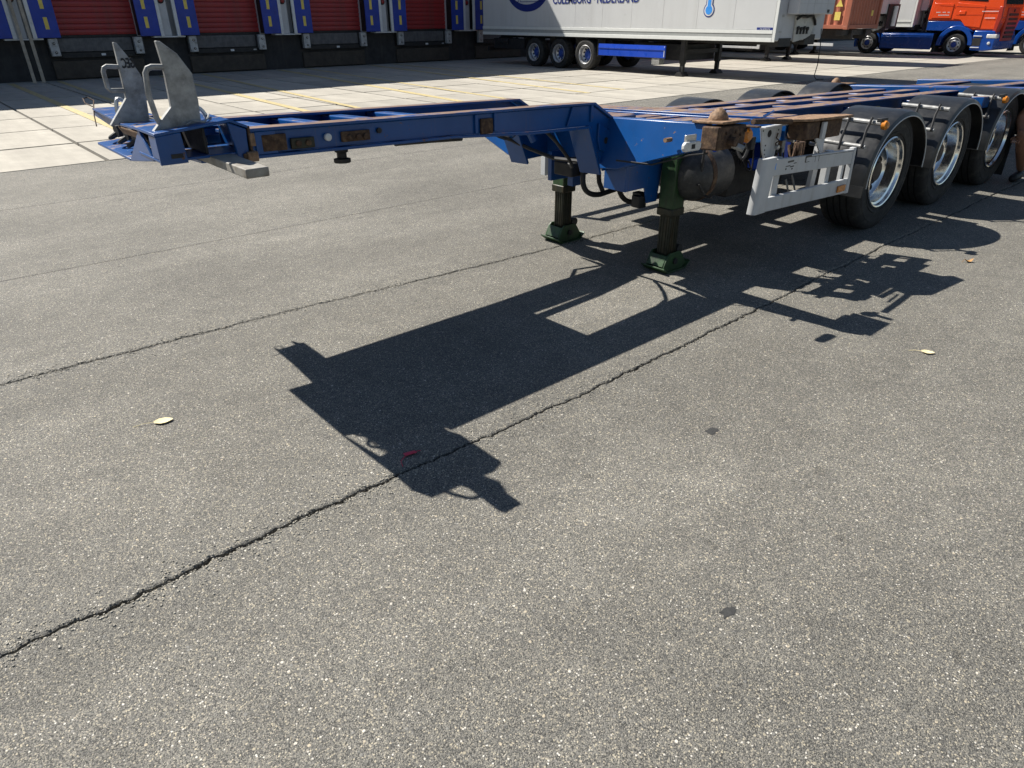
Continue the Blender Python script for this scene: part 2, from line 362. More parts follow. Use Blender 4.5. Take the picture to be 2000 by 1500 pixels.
for lo, hi in bounds:
    g = MB(); n = len(xs); vs = []
    for i, xx in enumerate(xs):
        vs += [(xx, lo[i], -0.03), (xx, lo[i], -0.0035), (xx, lo[i] + 0.006, 0), (xx, hi[i] - 0.006, 0), (xx, hi[i], -0.0035), (xx, hi[i], -0.03)]
    g.add(vs, [(i * 6 + k, (i + 1) * 6 + k, (i + 1) * 6 + k + 1, i * 6 + k + 1) for i in range(n - 1) for k in range(5)])
    structure(g.build('asphalt_lane', M['asphalt'], smooth=0))
g = MB()
for fn, wd in seams[:2]:
    for k in range(4200 if wd > 0.012 else 1800):
        xx = rnd.uniform(-0.5, 7); yy = fn(xx) + rnd.gauss(0, 1) * wd * (1.0 if rnd.random() < 0.6 else 4); r = rnd.uniform(0.0015, 0.0045); a = rnd.uniform(0, 6.3)
        z0 = -0.012 if abs(yy - fn(xx)) < wd * 0.6 else 0.0
        p = [(xx + r * s * math.cos(a + q) * 1.3, yy + r * s * math.sin(a + q), z0 + h) for s, h in ((1, 0), (0.7, r)) for q in (0, 1.6, 3.1, 4.6)]
        g.add(p, [(0, 1, 5, 4), (1, 2, 6, 5), (2, 3, 7, 6), (3, 0, 4, 7), (4, 5, 6, 7)])
tag(g.build('loose_grit', M['crumb'], smooth=0), 'loose stone grit crumbled along the asphalt seams', 'grit', kind='stuff')

ap = MB(); ap.add([(-60, 10.735, -0.055), (160, 10.735, -0.055), (160, 26.3, -0.055), (-60, 26.3, -0.055)], [(0, 1, 2, 3)])
apron = structure(ap.build('concrete_apron', M['gap'], smooth=0))
SX, SY = 1.80, 1.93
sm = MB().box(0.028, SX - 0.028, 0.032, SY - 0.032, -0.05, 0.0).build('slab', M['concrete'], mesh_only=True, smooth=0)
for i in range(-4, 25):
    for j in range(8):
        o = inst(sm, 'slab', apron, (2.1 + SX * i, 10.76 + SY * j, rnd.uniform(-0.004, 0.002)))
        o.rotation_euler = (rnd.gauss(0, 0.0008), rnd.gauss(0, 0.0008), 0)
fy = MB()
fy.box(2.1 + SX * 25 + 0.01, 160, 10.76, 26.2, -0.04, 0.0)
structure(fy.build('concrete_yard', M['concrete'], smooth=0))
for (xa, ya, xb, yb, wd) in ((3.05, 25.6, 2.97, 13.2, 0.12), (4.28, 25.6, 3.90, 13.0, 0.10), (7.15, 25.6, 6.45, 13.2, 0.13), (8.45, 25.6, 7.45, 12.4, 0.11), (11.15, 25.6, 9.75, 12.2, 0.15),
                             (12.2, 25.6, 10.9, 12.4, 0.11), (14.85, 25.6, 13.3, 12.6, 0.13), (15.9, 25.6, 14.6, 12.6, 0.11), (-0.9, 25.6, -0.8, 13, 0.12), (0.3, 25.6, 0.2, 13, 0.12)):
    g = MB(); n = 40; vs = []
    for i in range(n + 1):
        q = i / n; cx = xa + (xb - xa) * q; cy = ya + (yb - ya) * q
        vs += [(cx - wd * 0.65 + rnd.uniform(-.006, .006), cy, 0.006), (cx + wd * 0.65 + rnd.uniform(-.006, .006), cy, 0.006)]
    g.add(vs, [(2 * i, 2 * i + 1, 2 * i + 3, 2 * i + 2) for i in range(n)])
    structure(g.build('painted_bay_line', M['yellow'], smooth=0))

# ------------------------------------------------------------------ wheels
def tyre_profile(r, wd, rr):
    h = wd / 2
    p = [(rr - 0.012, -h + 0.03), (rr + 0.01, -h + 0.012), (rr + 0.03, -h + 0.006), (rr + 0.033, -h - 0.001), (rr + 0.045, -h - 0.003), (rr + 0.048, -h + 0.002), (rr + 0.06, -h), (r - 0.085, -h), (r - 0.082, -h - 0.003), (r - 0.072, -h - 0.003), (r - 0.07, -h), (r - 0.035, -h + 0.004), (r - 0.012, -h + 0.022)]
    n = 5; t0 = -h + 0.035; stp = (wd - 0.07) / n
    for i in range(n):
        a = t0 + i * stp
        p += [(r, a + 0.006), (r, a + stp - 0.008)]
        if i < n - 1: p += [(r - 0.014, a + stp - 0.006), (r - 0.014, a + stp + 0.004)]
    p += [(r - 0.012, h - 0.022), (r - 0.035, h - 0.004), (r - 0.07, h), (rr + 0.06, h), (rr - 0.012, h - 0.03)]
    return p
def wheel_meshes(key, r, wd, mat_rim, mat_hub, style):
    # axis along y, outer face towards -y, tyre centre at origin
    h = wd / 2; rr = 0.295 if r > 0.46 else 0.28
    ty = MB(); ty.lathe(tyre_profile(r, wd, rr), 'y', n=56, cap=False)
    tm = ty.build(key + '_tyre', M['rubber'], mesh_only=True)
    ri = MB(); f = -h
    if style == 'dish':
        prof = [(rr - 0.012, f + 0.032), (rr + 0.006, f + 0.006), (rr - 0.004, f + 0.0), (rr - 0.014, f + 0.004), (rr - 0.022, f + 0.030), (rr - 0.040, f + 0.038), (rr - 0.042, f + 0.115), (rr - 0.052, f + 0.140), (rr - 0.065, f + 0.150), (0.165, f + 0.195), (0.150, f + 0.200), (0.02, f + 0.200)]
    else:
        prof = [(rr - 0.012, f + 0.032), (rr + 0.004, f + 0.006), (rr - 0.006, f + 0.0), (rr - 0.016, f + 0.005), (rr - 0.028, f + 0.03), (rr - 0.06, f + 0.045), (0.19, f + 0.03), (0.165, f + 0.012), (0.135, f + 0.01), (0.125, f + 0.03), (0.02, f + 0.03)]
    ri.lathe(prof, 'y', n=48, cap=False)
    rm = ri.build(key + '_rim', mat_rim, mesh_only=True)
    hb = MB(); z = f + (0.19 if style == 'dish' else 0.02)
    if key == 'reefer': hb.lathe([(0.232, z + 0.030), (0.215, z + 0.020), (0.17, z - 0.012), (0.12, z - 0.014), (0.115, z - 0.07), (0.09, z - 0.09), (0.01, z - 0.095)], 'y', n=28)
    elif style == 'dish': hb.lathe([(0.128, z + 0.03), (0.128, z - 0.055), (0.11, z - 0.085), (0.085, z - 0.09), (0.08, z - 0.11), (0.01, z - 0.113)], 'y', n=24)
    else: hb.lathe([(0.115, z + 0.03), (0.11, z - 0.03), (0.09, z - 0.05), (0.01, z - 0.055)], 'y', n=24)
    hm = hb.build(key + '_hub', mat_hub, mesh_only=True)
    nb = MB()
    for k in range(10):
        a = 2 * math.pi * k / 10; q = 0.146 if style == 'dish' else 0.15; zz = f + (0.195 if style == 'dish' else 0.012)
        nb.cyl((q * math.cos(a), zz + 0.01, q * math.sin(a)), (q * math.cos(a), zz - 0.025, q * math.sin(a)), 0.013, 6)
    nm = nb.build(key + '_nut', M['zinc'], mesh_only=True)
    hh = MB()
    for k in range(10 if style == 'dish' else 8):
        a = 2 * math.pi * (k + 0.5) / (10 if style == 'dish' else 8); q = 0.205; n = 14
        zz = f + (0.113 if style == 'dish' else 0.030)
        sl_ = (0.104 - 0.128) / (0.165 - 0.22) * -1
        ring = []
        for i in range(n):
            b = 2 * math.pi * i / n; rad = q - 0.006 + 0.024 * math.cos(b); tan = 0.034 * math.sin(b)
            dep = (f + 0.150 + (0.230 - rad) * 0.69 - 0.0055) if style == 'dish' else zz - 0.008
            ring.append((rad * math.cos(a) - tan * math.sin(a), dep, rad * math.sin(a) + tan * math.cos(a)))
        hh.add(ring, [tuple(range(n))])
    om = hh.build(key + '_painted_hand_hole', M['black'], mesh_only=True, smooth=0)  # flat black discs on the rim: the dark of the holes is painted
    return tm, rm, hm, nm, om
WH = {'chassis': wheel_meshes('chassis', 0.495, 0.36, M['chrome'], M['hub'], 'dish'),
      'reefer': wheel_meshes('reefer', 0.48, 0.36, M['silver'], M['bluehub'], 'dish'),
      'truck': wheel_meshes('truck', 0.46, 0.30, M['silver'], M['bluehub'], 'flat')}
def wheel(kind, parent, world, rotz):
    tm, rm, hm, nm, om = WH[kind]
    off = Vector(rootof(parent).location)
    wv = inst(tm, 'wheel', parent, Vector(world) - off, rotz)
    inst(rm, 'rim', wv, (0, 0, 0)); inst(hm, 'hub', wv, (0, 0, 0)); tag(inst(nm, 'wheel_nuts', wv, (0, 0, 0)), kind='stuff'); tag(inst(om, 'painted_hand_holes', wv, (0, 0, 0)), kind='stuff')
    return wv

# ------------------------------------------------------------------ warehouse with loading docks
wh = empty('warehouse', (12, 26, 0), 'long warehouse with red loading dock doors between blue dock shelters', 'warehouse')
PIT = 3.98; C0 = 3.75; KS = list(range(-1, 6))
wl = MB()
dx0, dx1 = 0.88, PIT - 0.88
x_prev = -40.0
for k in KS:
    c = C0 + PIT * k
    wl.box(x_prev, c + dx0, 26.0, 26.6, 1.14, 4.2); x_prev = c + dx1
wl.box(x_prev, 90, 26.0, 26.6, 1.14, 4.2); wl.box(-40, 90, 26.0, 26.6, 4.2, 9.2); wl.box(-40, 90, 26.6, 60, 0, 9.195)
wl.build('wall', M['wallgrey'], wh, smooth=0)
pl = MB(); pl.box(-40, 90, 26.0, 26.6, -0.02, 1.14); pl.build('plinth', M['wallblack'], wh, smooth=0)
slat = MB().prism([(26.115, 0.004), (26.108, 0.02), (26.10, 0.075), (26.108, 0.13), (26.115, 0.146), (26.16, 0.146), (26.16, 0.004)], 'x', 0, dx1 - dx0).build('door_slat', M['red_door'], mesh_only=True, smooth=0)
for k in KS:
    c = C0 + PIT * k
    dr = MB().box(c + dx0, c + dx1, 26.17, 26.2, 1.14, 4.2).build('roller_door', M['black'], wh, smooth=0)
    for s in range(20):
        o = bpy.data.objects.new('door_slat', slat); col.objects.link(o); o.parent = dr; o.location = (c + dx0 - 12, -26, 1.20 + s * 0.15)
    MB().box(c + dx0, c + dx1, 26.10, 26.17, 1.142, 1.20).build('door_seal', M['black'], dr, smooth=0)
    MB().box(c + dx0 - 0.1, c + dx1 + 0.1, 25.93, 25.998, 0.76, 1.12).build('dock_leveller', M['levelsteel'], wh, bev=0.006)
    lp = MB().box(c + dx0 - 0.05, c + dx1 + 0.05, 25.86, 25.998, 0.60, 0.74).build('leveller_lip', M['black'], wh, bev=0.006)
    MB().box(c + 1.9, c + 2.02, 25.852, 25.859, 0.64, 0.70).build('label_plate', M['white'], lp, smooth=0)
    if k % 2: MB().box(c + 2.7, c + 2.8, 25.852, 25.859, 0.65, 0.69).build('label_plate', M['bumper'], lp, smooth=0)
    MB().box(c + 0.55, c + PIT - 0.9, 25.9, 25.998, 0.04, 0.52).build('pit_panel', M['pit'], wh, bev=0.01)
    for bx in (c + 0.56, c + PIT - 1.10):
        MB().box(bx - 0.03, bx + 0.27, 25.86, 25.998, 0.62, 1.14).build('bumper_backing', M['black'], wh, bev=0.01)
        bp = MB().box(bx, bx + 0.24, 25.72, 25.86, 0.66, 1.13).build('dock_bumper', M['bumper'], wh, bev=0.012)
        for bz in (0.76, 1.0): MB().lathe([(0.035, 0.0), (0.035, -0.012), (0.02, -0.014)], 'y', (bx + 0.13, 25.719, bz), 12).build('bolt', M['black'], bp)
        for bz in (0.765, 1.005): MB().lathe([(0.018, 0.0), (0.018, -0.012), (0.01, -0.02)], 'y', (bx + 0.13, 25.706, bz), 8).build('bolt_head', M['zinc'], bp)
for k in range(-1, 7):
    c = C0 + PIT * k
    for s, (a, b) in enumerate(((c - 0.90, c - 0.30), (c + 0.30, c + 0.90))):
        sh = MB().box(a, b, 25.60, 25.635, 1.15, 4.3).build('dock_shelter', M['pad'], wh, bev=0.006)
        MB().box(a + 0.02, b - 0.02, 25.64, 25.995, 1.17, 4.3).build('shelter_side', M['black'], sh, smooth=0)
        st = MB(); e0 = b + 0.002 if s == 0 else a - 0.102; st.box(e0, e0 + 0.10, 25.592, 25.66, 1.13, 4.3)
        es = st.build('edge_strip', M['white'], sh, bev=0.004)
        mx = (a + b) / 2 - (0.05 if s == 0 else -0.02)
        for j in range(6): MB().box(mx - 0.05, mx + 0.05, 25.594, 25.599, 1.37 + 0.52 * j, 1.68 + 0.52 * j).build('yellow_mark', M['padyellow'], sh, smooth=0)
    MB().box(c - 0.19, c + 0.06, 25.70, 25.995, 1.145, 4.3).build('infill_panel', M['wallgrey'], wh, smooth=0)
    MB().box(c - 0.5, c + 0.45, 25.66, 25.995, 1.10, 1.138).build('sill_flashing', M['white'], wh, smooth=0)
    lm = MB().lathe([(0.10, 0), (0.10, -0.05), (0.085, -0.06)], 'y', (c - 0.09, 25.70, 2.14), 16).build('signal_lamp', M['black'], wh)
    MB().lathe([(0.07, 0), (0.055, -0.03), (0.02, -0.045)], 'y', (c - 0.09, 25.638, 2.14), 14).build('lamp_lens', M['redlamp'], lm)
for i, (x0, lab) in enumerate(((3.57, 'left one of two weathered planks leaning on the dock wall'), (3.80, 'right one of two weathered planks leaning on the dock wall'))):
    g = MB(); t = 0.035
    g.add([(x0 + a, y, z) for (y, z) in ((25.30, 0.005), (25.53, 3.1)) for a in (0, 0.085) for y_ in (0,)] + [(x0 + a, y + t, z) for (y, z) in ((25.30, 0.005), (25.53, 3.1)) for a in (0, 0.085)],
          [(0, 1, 3, 2), (4, 6, 7, 5), (0, 4, 5, 1), (2, 3, 7, 6), (0, 2, 6, 4), (1, 5, 7, 3)])
    tag(g.build('plank', M['wood'], bev=0.003), lab, 'plank', 'planks leaning on the dock wall')

# ------------------------------------------------------------------ the blue container chassis (main subject)
tr = empty('container_chassis_trailer', (3.6, 3.74, 0), 'empty blue three-axle container chassis trailer standing on its green landing legs', 'trailer')
def P(name, mb, mat, parent=tr, ln=True, bev=0.003, **k): return mb.build(name, M[mat], parent, ln=ln, bev=bev, **k)
YN, YF = 3.30, 4.18                                    # outer faces of the gooseneck rails
for side, (ya, yb, yw0, yw1) in enumerate(((YN, YN + 0.13, YN + 0.018, YN + 0.032), (YF - 0.13, YF, YF - 0.032, YF - 0.018))):
    rail = MB()
    rail.prism([(1.06, 1.215), (3.54, 1.215), (3.83, 1.055), (4.4, 1.055), (4.4, 0.82), (3.68, 0.78), (3.51, 1.09), (3.0, 1.09), (2.4, 1.115), (1.06, 1.115)], 'y', yw0, yw1)   # web
    P('gooseneck_web', rail, 'blue')
    top = MB(); top.prism([(1.14, 1.217), (1.14, 1.232), (3.555, 1.232), (3.86, 1.063), (3.845, 1.052), (3.545, 1.217)], 'y', ya, yb)
    P('gooseneck_top_flange', top, 'blue_rust')
    bot = MB(); bot.prism([(1.06, 1.098), (1.06, 1.113), (2.4, 1.113), (3.0, 1.088), (3.50, 1.088), (3.515, 1.080), (3.645, 0.770), (3.63, 0.760), (3.495, 1.073), (3.0, 1.073), (2.4, 1.098)], 'y', ya - 0.004, yb + 0.06)
    P('gooseneck_bottom_flange', bot, 'blue')
    if side == 0:
        st = MB()
        for xx, wd in ((1.27, 0.10), (2.56, 0.02), (2.70, 0.02), (3.52, 0.02)): st.box(xx, xx + wd, YN + 0.003, YN + 0.018, 1.113, 1.216)
        P('stiffener', st, 'blue')
        for (x0, x1, z0, z1, mt, dy) in ((1.30, 1.42, 1.125, 1.20, 'rust', 0.004), (1.44, 1.56, 1.125, 1.175, 'oily', 0.0), (1.71, 1.87, 1.135, 1.185, 'rust', 0.002), (2.60, 2.69, 1.105, 1.19, 'rust', 0.006)):
            P('pocket_plate', MB().box(x0, x1, YN - 0.004 + dy, YN + 0.017, z0, z1), mt, bev=0.004)
        for xx in (1.475, 1.525, 1.75, 1.80, 1.84): P('pocket_bolt', MB().lathe([(0.016, 0), (0.014, -0.012), (0.004, -0.014)], 'y', (xx, YN - 0.002, 1.155 if xx > 1.6 else 1.15), 8), 'rust', bev=0)
        P('reflector', MB().lathe([(0.018, 0), (0.018, -0.016), (0.012, -0.019)], 'y', (1.635, YN + 0.012, 1.165), 16), 'lampwhite', bev=0)
        P('rubber_plug', MB().lathe([(0.014, 0), (0.014, -0.012), (0.006, -0.013)], 'y', (1.93, YN + 0.015, 1.175), 12), 'black', bev=0)
        P('lifting_lug', MB().prism([(3.60, 1.10), (3.70, 1.05), (3.74, 0.98), (3.70, 0.90), (3.62, 0.93), (3.595, 1.0)], 'y', YN + 0.001, YN + 0.016), 'blue')
        P('lug_hole', MB().lathe([(0.022, 0), (0.020, -0.003)], 'y', (3.675, YN, 0.985), 14), 'black', bev=0)
        P('knee_gusset', MB().prism([(3.30, 1.10), (3.345, 1.215), (3.355, 1.215), (3.31, 1.10)], 'y', YN + 0.002, YN + 0.017), 'blue')
ins = MB()
for xx in (1.42, 1.70, 2.02, 2.33):
    P('cross_member', MB().box(xx, xx + 0.09, YN + 0.033, YF - 0.033, 1.12, 1.212), 'blue', bev=0.008)
P('coupler_plate', MB().box(1.02, 2.44, YN + 0.033, YF - 0.033, 1.098, 1.112), 'blue')
P('hose_bundle', MB().tube([(1.15, 3.55, 1.15), (1.3, 3.6, 1.17), (1.45, 3.58, 1.15), (1.75, 3.6, 1.13), (2.3, 3.6, 1.13)], 0.022, 8), 'black', bev=0)
P('air_pipe', MB().tube([(2.33, 3.90, 1.13), (3.0, 3.92, 1.12), (3.5, 3.92, 1.05), (3.56, 3.9, 0.95)], 0.03, 8), 'blue', bev=0)
P('brake_hose', MB().tube([(3.02, 3.45, 1.085), (3.3, 3.50, 1.06), (3.42, 3.52, 0.98), (3.56, 3.54, 0.86), (3.62, 3.55, 0.79)], 0.012, 8), 'black', bev=0)
P('kingpin', MB().lathe([(0.036, 1.10), (0.036, 1.065), (0.026, 1.06), (0.026, 1.035), (0.045, 1.03), (0.045, 1.012), (0.04, 1.008)], 'z', (1.80, 3.5, 0), 16), 'black', bev=0)
P('mud_seam', MB().tube([(2.05, YN + .06, 1.094), (2.3, YN + .07, 1.09), (2.5, YN + .06, 1.085)], 0.012, 6), 'black', bev=0)
P('loose_wire', MB().tube([(2.72, YN, 1.08), (2.76, YN - .01, 1.065), (2.82, YN - .01, 1.067), (2.86, YN, 1.08)], 0.003, 5), 'black', bev=0)
# front coupler with ramp lip, near and far bolster ends
def slab4(top, t):
    return MB().add(list(top) + [(p[0], p[1], p[2] - t) for p in top], [(0, 1, 2, 3), (7, 6, 5, 4), (0, 4, 5, 1), (1, 5, 6, 2), (2, 6, 7, 3), (3, 7, 4, 0)])
W = dict(ln=False)
P('front_ramp', slab4([(0.77, 3.50, 1.15), (0.77, 4.08, 1.15), (1.0, 4.08, 1.172), (1.0, 3.40, 1.172)], 0.012), 'blue', **W)
P('ramp_gusset', MB().add([(0.768, 3.50, 1.138), (0.768, 3.235, 1.298), (0.768, 3.10, 1.19), (0.780, 3.50, 1.138), (0.780, 3.235, 1.298), (0.780, 3.10, 1.19)], [(0, 1, 2), (5, 4, 3), (0, 3, 4, 1), (1, 4, 5, 2), (2, 5, 3, 0)]), 'blue', **W)
P('coupler_deck', slab4([(0.81, 3.292, 1.284), (0.80, 3.74, 1.276), (1.12, 3.74, 1.27), (1.12, 3.292, 1.278)], 0.012), 'blue', **W)
P('deck_front_plate', slab4([(0.80, 3.30, 1.272), (0.80, 3.70, 1.264), (0.815, 3.70, 1.235), (0.815, 3.30, 1.245)], 0.008), 'rustlight', **W)
P('inner_bulkhead', MB().box(1.0, 1.014, 3.3, 4.1, 1.16, 1.262), 'black', **W)
def bez(a, b, c, n=8): return [tuple((1 - t) ** 2 * a[i] + 2 * t * (1 - t) * b[i] + t * t * c[i] for i in range(3)) for t in [k / n for k in range(n + 1)]]
for j, (y0, dr) in enumerate(((3.34, 0.030), (3.47, 0.018), (3.60, 0.034), (3.75, 0.026), (3.92, 0.030))):
    P('air_coupling', MB().tube([(1.0, y0, 1.225), (0.90, y0, 1.222), (0.83, y0 - 0.01, 1.215)], dr, 10), 'black', bev=0, **W)
    P('air_hose', MB().tube(bez((0.85, y0, 1.215), (0.76, y0 + 0.03, 1.16), (0.86, y0 + 0.10, 1.185)), 0.009, 6), 'galv' if j == 1 else 'black', bev=0, **W)
P('bolster_top', MB().prism([(0.76, 1.296), (0.76, 1.308), (1.055, 1.337), (1.125, 1.307), (1.125, 1.295), (1.055, 1.325)], 'y', 2.985, 3.29), 'blue', **W)
P('bolster_floor', MB().box(0.765, 1.12, 3.0, 3.29, 1.196, 1.207), 'blue', **W)
P('bolster_back', MB().box(1.108, 1.12, 3.0, 3.29, 1.208, 1.296), 'blue', **W)
P('bolster_front', MB().box(0.765, 0.776, 3.0, 3.09, 1.208, 1.295), 'blue', **W)
P('bolster_web', MB().box(0.95, 0.962, 3.02, 3.285, 1.208, 1.31), 'black', **W)
P('side_plate', MB().prism([(0.762, 1.190), (0.762, 1.296), (0.858, 1.305), (0.866, 1.190)], 'y', 2.985, 2.999), 'blue', bev=0.002, **W)
P('slot', MB().box(0.805, 0.85, 2.982, 2.986, 1.212, 1.228), 'black', bev=0, **W)
P('end_plate', MB().prism([(1.045, 1.325), (1.118, 1.294), (1.112, 1.175), (1.066, 1.185)], 'y', 2.985, 3.008), 'blue_rust', bev=0.004, label='blue end plate with flaking paint and rusty edge', **W)
P('corner_rust', MB().box(1.122, 1.134, 2.985, 3.29, 1.17, 1.305), 'rust', bev=0.004, **W)
P('latch', MB().box(1.10, 1.145, 2.965, 3.01, 1.165, 1.205), 'rustlight', bev=0.004, **W)
P('latch_pin', MB().box(1.085, 1.105, 2.972, 2.984, 1.135, 1.20), 'rust', bev=0.003, **W)
P('lock_plate', MB().box(1.124, 1.145, 2.975, 3.0, 1.225, 1.275), 'rustlight', bev=0.003, **W)
P('bolster_arm', MB().box(0.955, 1.045, 2.63, 3.32, 1.168, 1.203), 'bar', bev=0.004, label='dirty grey sliding bar poking out towards the camera', **W)
P('bolster_top', slab4([(0.855, 4.00, 1.258), (0.90, 4.66, 1.252), (1.06, 4.66, 1.25), (1.06, 4.00, 1.262)], 0.012), 'blue', **W)
P('bolster_front', MB().prism([(4.00, 1.246), (4.66, 1.239), (4.66, 1.215), (4.00, 1.165)], 'x', 0.90, 0.912), 'blue', **W)
P('bolster_back', MB().box(1.03, 1.042, 4.0, 4.66, 1.17, 1.236), 'blue', **W)
P('rope_ring', MB().tube([(0.90, 4.64, 1.262), (0.88, 4.70, 1.275), (0.885, 4.75, 1.295), (0.91, 4.76, 1.30), (0.93, 4.72, 1.285), (0.91, 4.66, 1.258), (0.885, 4.58, 1.22), (0.875, 4.54, 1.17)], 0.0035, 6), 'rust', bev=0, **W)
P('safety_chain', MB().tube([(0.90, 3.02, 1.328), (0.93, 3.04, 1.336), (0.965, 3.01, 1.332), (1.0, 3.06, 1.342), (1.03, 3.14, 1.345)], 0.004, 6), 'galv', bev=0, **W)
# galvanised guide fins
finR = [(0.860, 1.624), (0.876, 1.622), (0.929, 1.577), (0.969, 1.507), (0.972, 1.41), (0.966, 1.326), (0.90, 1.314), (0.775, 1.306), (0.864, 1.393), (0.868, 1.533)]
finL = [(0.862, 1.606), (0.876, 1.601), (0.908, 1.547), (0.944, 1.469), (0.945, 1.39), (0.935, 1.268), (0.765, 1.268), (0.858, 1.378), (0.861, 1.502)]
for pts, y in ((finR, 3.05), (finL, 3.68)):
    P('guide_fin', MB().prism(pts, 'y', y, y + 0.026), 'galv', ln=False, bev=0.004, smooth=0)
P('fin_handle', MB().tube([(0.872, 3.063, 1.533), (0.828, 3.063, 1.535), (0.812, 3.063, 1.530), (0.802, 3.063, 1.515), (0.795, 3.063, 1.44), (0.805, 3.063, 1.355), (0.82, 3.063, 1.315)], 0.011, 10), 'galv', ln=False, bev=0)
P('fin_handle', MB().tube([(0.864, 3.693, 1.506), (0.814, 3.693, 1.510), (0.802, 3.693, 1.504), (0.796, 3.693, 1.49), (0.796, 3.693, 1.425), (0.806, 3.693, 1.412), (0.862, 3.693, 1.410)], 0.010, 10), 'galv', ln=False, bev=0)
P('grab_loop', MB().tube(bez((0.955, 3.12, 1.372), (1.0, 3.12, 1.395), (1.018, 3.12, 1.310)), 0.010, 8), 'zinc', ln=False, bev=0)
P('grab_loop', MB().tube(bez((0.90, 4.10, 1.26), (0.90, 4.10, 1.42), (0.98, 4.10, 1.26), 12), 0.010, 8), 'zinc', ln=False, bev=0)
text('GEC', 0.056, Matrix(((-1, 0, 0, 0.930), (0, 0, 1, 3.6770), (0, 1, 0, 1.502), (0, 0, 0, 1))), M['black'], tr, 'lettering', xs=0.52, ext=0.001, bold=0.0015)
# bolster behind the gooseneck (front face slanted to catch more sun), twistlock box at the near end
def bolster(x0, x1, ztop, zmid, zend, ya=2.58, yb=4.82, mat='blue', yi=0.62, slant=0.0):
    pts = [(ya, zend), (ya, ztop), (yb, ztop), (yb, zend), (yb - yi, zmid), (ya + yi, zmid)]; n = 6
    g = MB(); g.add([(x0 - slant * (ztop - z), y, z) for y, z in pts] + [(x1, y, z) for y, z in pts], [tuple(range(6)), tuple(range(6, 12))[::-1]] + [(i, 6 + i, 6 + (i + 1) % 6, (i + 1) % 6) for i in range(6)])
    P('bolster', g, mat, bev=0.006)
for ya_, yb_, pts in ((2.55, 3.325, [(2.55, 0.985), (2.55, 1.13), (3.325, 1.13), (3.325, 0.80), (3.17, 0.81)]), (4.155, 4.82, [(4.82, 0.985), (4.82, 1.13), (4.155, 1.13), (4.155, 0.80), (4.30, 0.81)])):
    g = MB(); n = 5; g.add([(3.72 - 0.24 * (1.13 - z), y, z) for y, z in pts] + [(3.79, y, z) for y, z in pts], [tuple(range(n)), tuple(range(n, 2 * n))[::-1]] + [(i, n + i, n + (i + 1) % n, (i + 1) % n) for i in range(n)])
    P('bolster', g, 'blue', bev=0.006)
P('bolster_centre', MB().box(3.93, 4.12, 3.327, 4.153, 0.80, 1.10), 'blue', bev=0.006)
P('bolster_hose', MB().tube([(3.9, 3.5, 1.05), (3.88, 3.52, 0.95), (3.86, 3.6, 0.84), (3.85, 3.8, 0.80)], 0.014, 6), 'black', bev=0)
bolster(4.72, 5.05, 1.08, 0.86, 0.95)
bolster(9.70, 10.05, 1.10, 0.84, 0.95)
bolster(12.6, 12.9, 1.08, 0.78, 0.9)
for (x0, ylist) in ((3.70, (2.40,)),):
    y0 = 2.43
    P('twistlock_box', MB().box(3.68, 3.97, y0, 2.549, 0.985, 1.118), 'rust', bev=0.008)
    P('twistlock_plate', MB().box(3.70, 3.99, y0 - 0.010, 2.64, 1.131, 1.146), 'rustlight', bev=0.004)
    P('twistlock_cone', MB().lathe([(0.058, 1.147), (0.06, 1.165), (0.05, 1.19), (0.028, 1.215), (0.012, 1.225)], 'z', (3.81, 2.53, -0.010), 14), 'rustlight', bev=0)
    P('twistlock_nut', MB().cyl((3.80, y0 + 0.005, 1.03), (3.80, y0 - 0.05, 1.03), 0.028, 10), 'rust', bev=0)
    P('twistlock_handle', MB().cyl((3.83, y0 - 0.01, 1.01), (3.86, y0 - 0.07, 0.985), 0.02, 8), 'galv', bev=0)
P('twistlock_cone', MB().lathe([(0.058, 1.10), (0.06, 1.12), (0.05, 1.15), (0.028, 1.175), (0.012, 1.185)], 'z', (9.87, 4.80, 0), 14), 'rustlight', bev=0)
P('twistlock_plate', MB().box(9.6, 10.05, 4.6, 4.95, 1.102, 1.118), 'rustlight')
lampb = MB().box(3.455, 3.475, 2.44, 2.46, 1.06, 1.09)
P('marker_bracket', MB().box(3.47, 3.57, 2.50, 2.515, 1.045, 1.085), 'zinc')
ml = P('marker_lamp', MB().prism([(3.43, 1.035), (3.445, 1.05), (3.575, 1.05), (3.59, 1.035), (3.59, 1.01), (3.575, 0.995), (3.445, 0.995), (3.43, 1.01)], 'y', 2.475, 2.50), 'lampwhite', bev=0.006)
P('lamp_lens', MB().box(3.495, 3.525, 2.472, 2.476, 1.01, 1.035), 'black', ml, bev=0)
P('side_marker', MB().lathe([(0.045, 0), (0.045, -0.025), (0.03, -0.04)], 'y', (4.075, 2.50, 1.04), 14), 'amber', bev=0)
P('marker_bracket', MB().box(4.02, 4.13, 2.50, 2.512, 1.06, 1.10).box(4.05, 4.09, 2.40, 2.5, 1.09, 1.10), 'rust')
P('bolster_bolt', MB().cyl((3.66, 2.75, 1.03), (3.60, 2.75, 1.03), 0.014, 8), 'rustlight', bev=0)
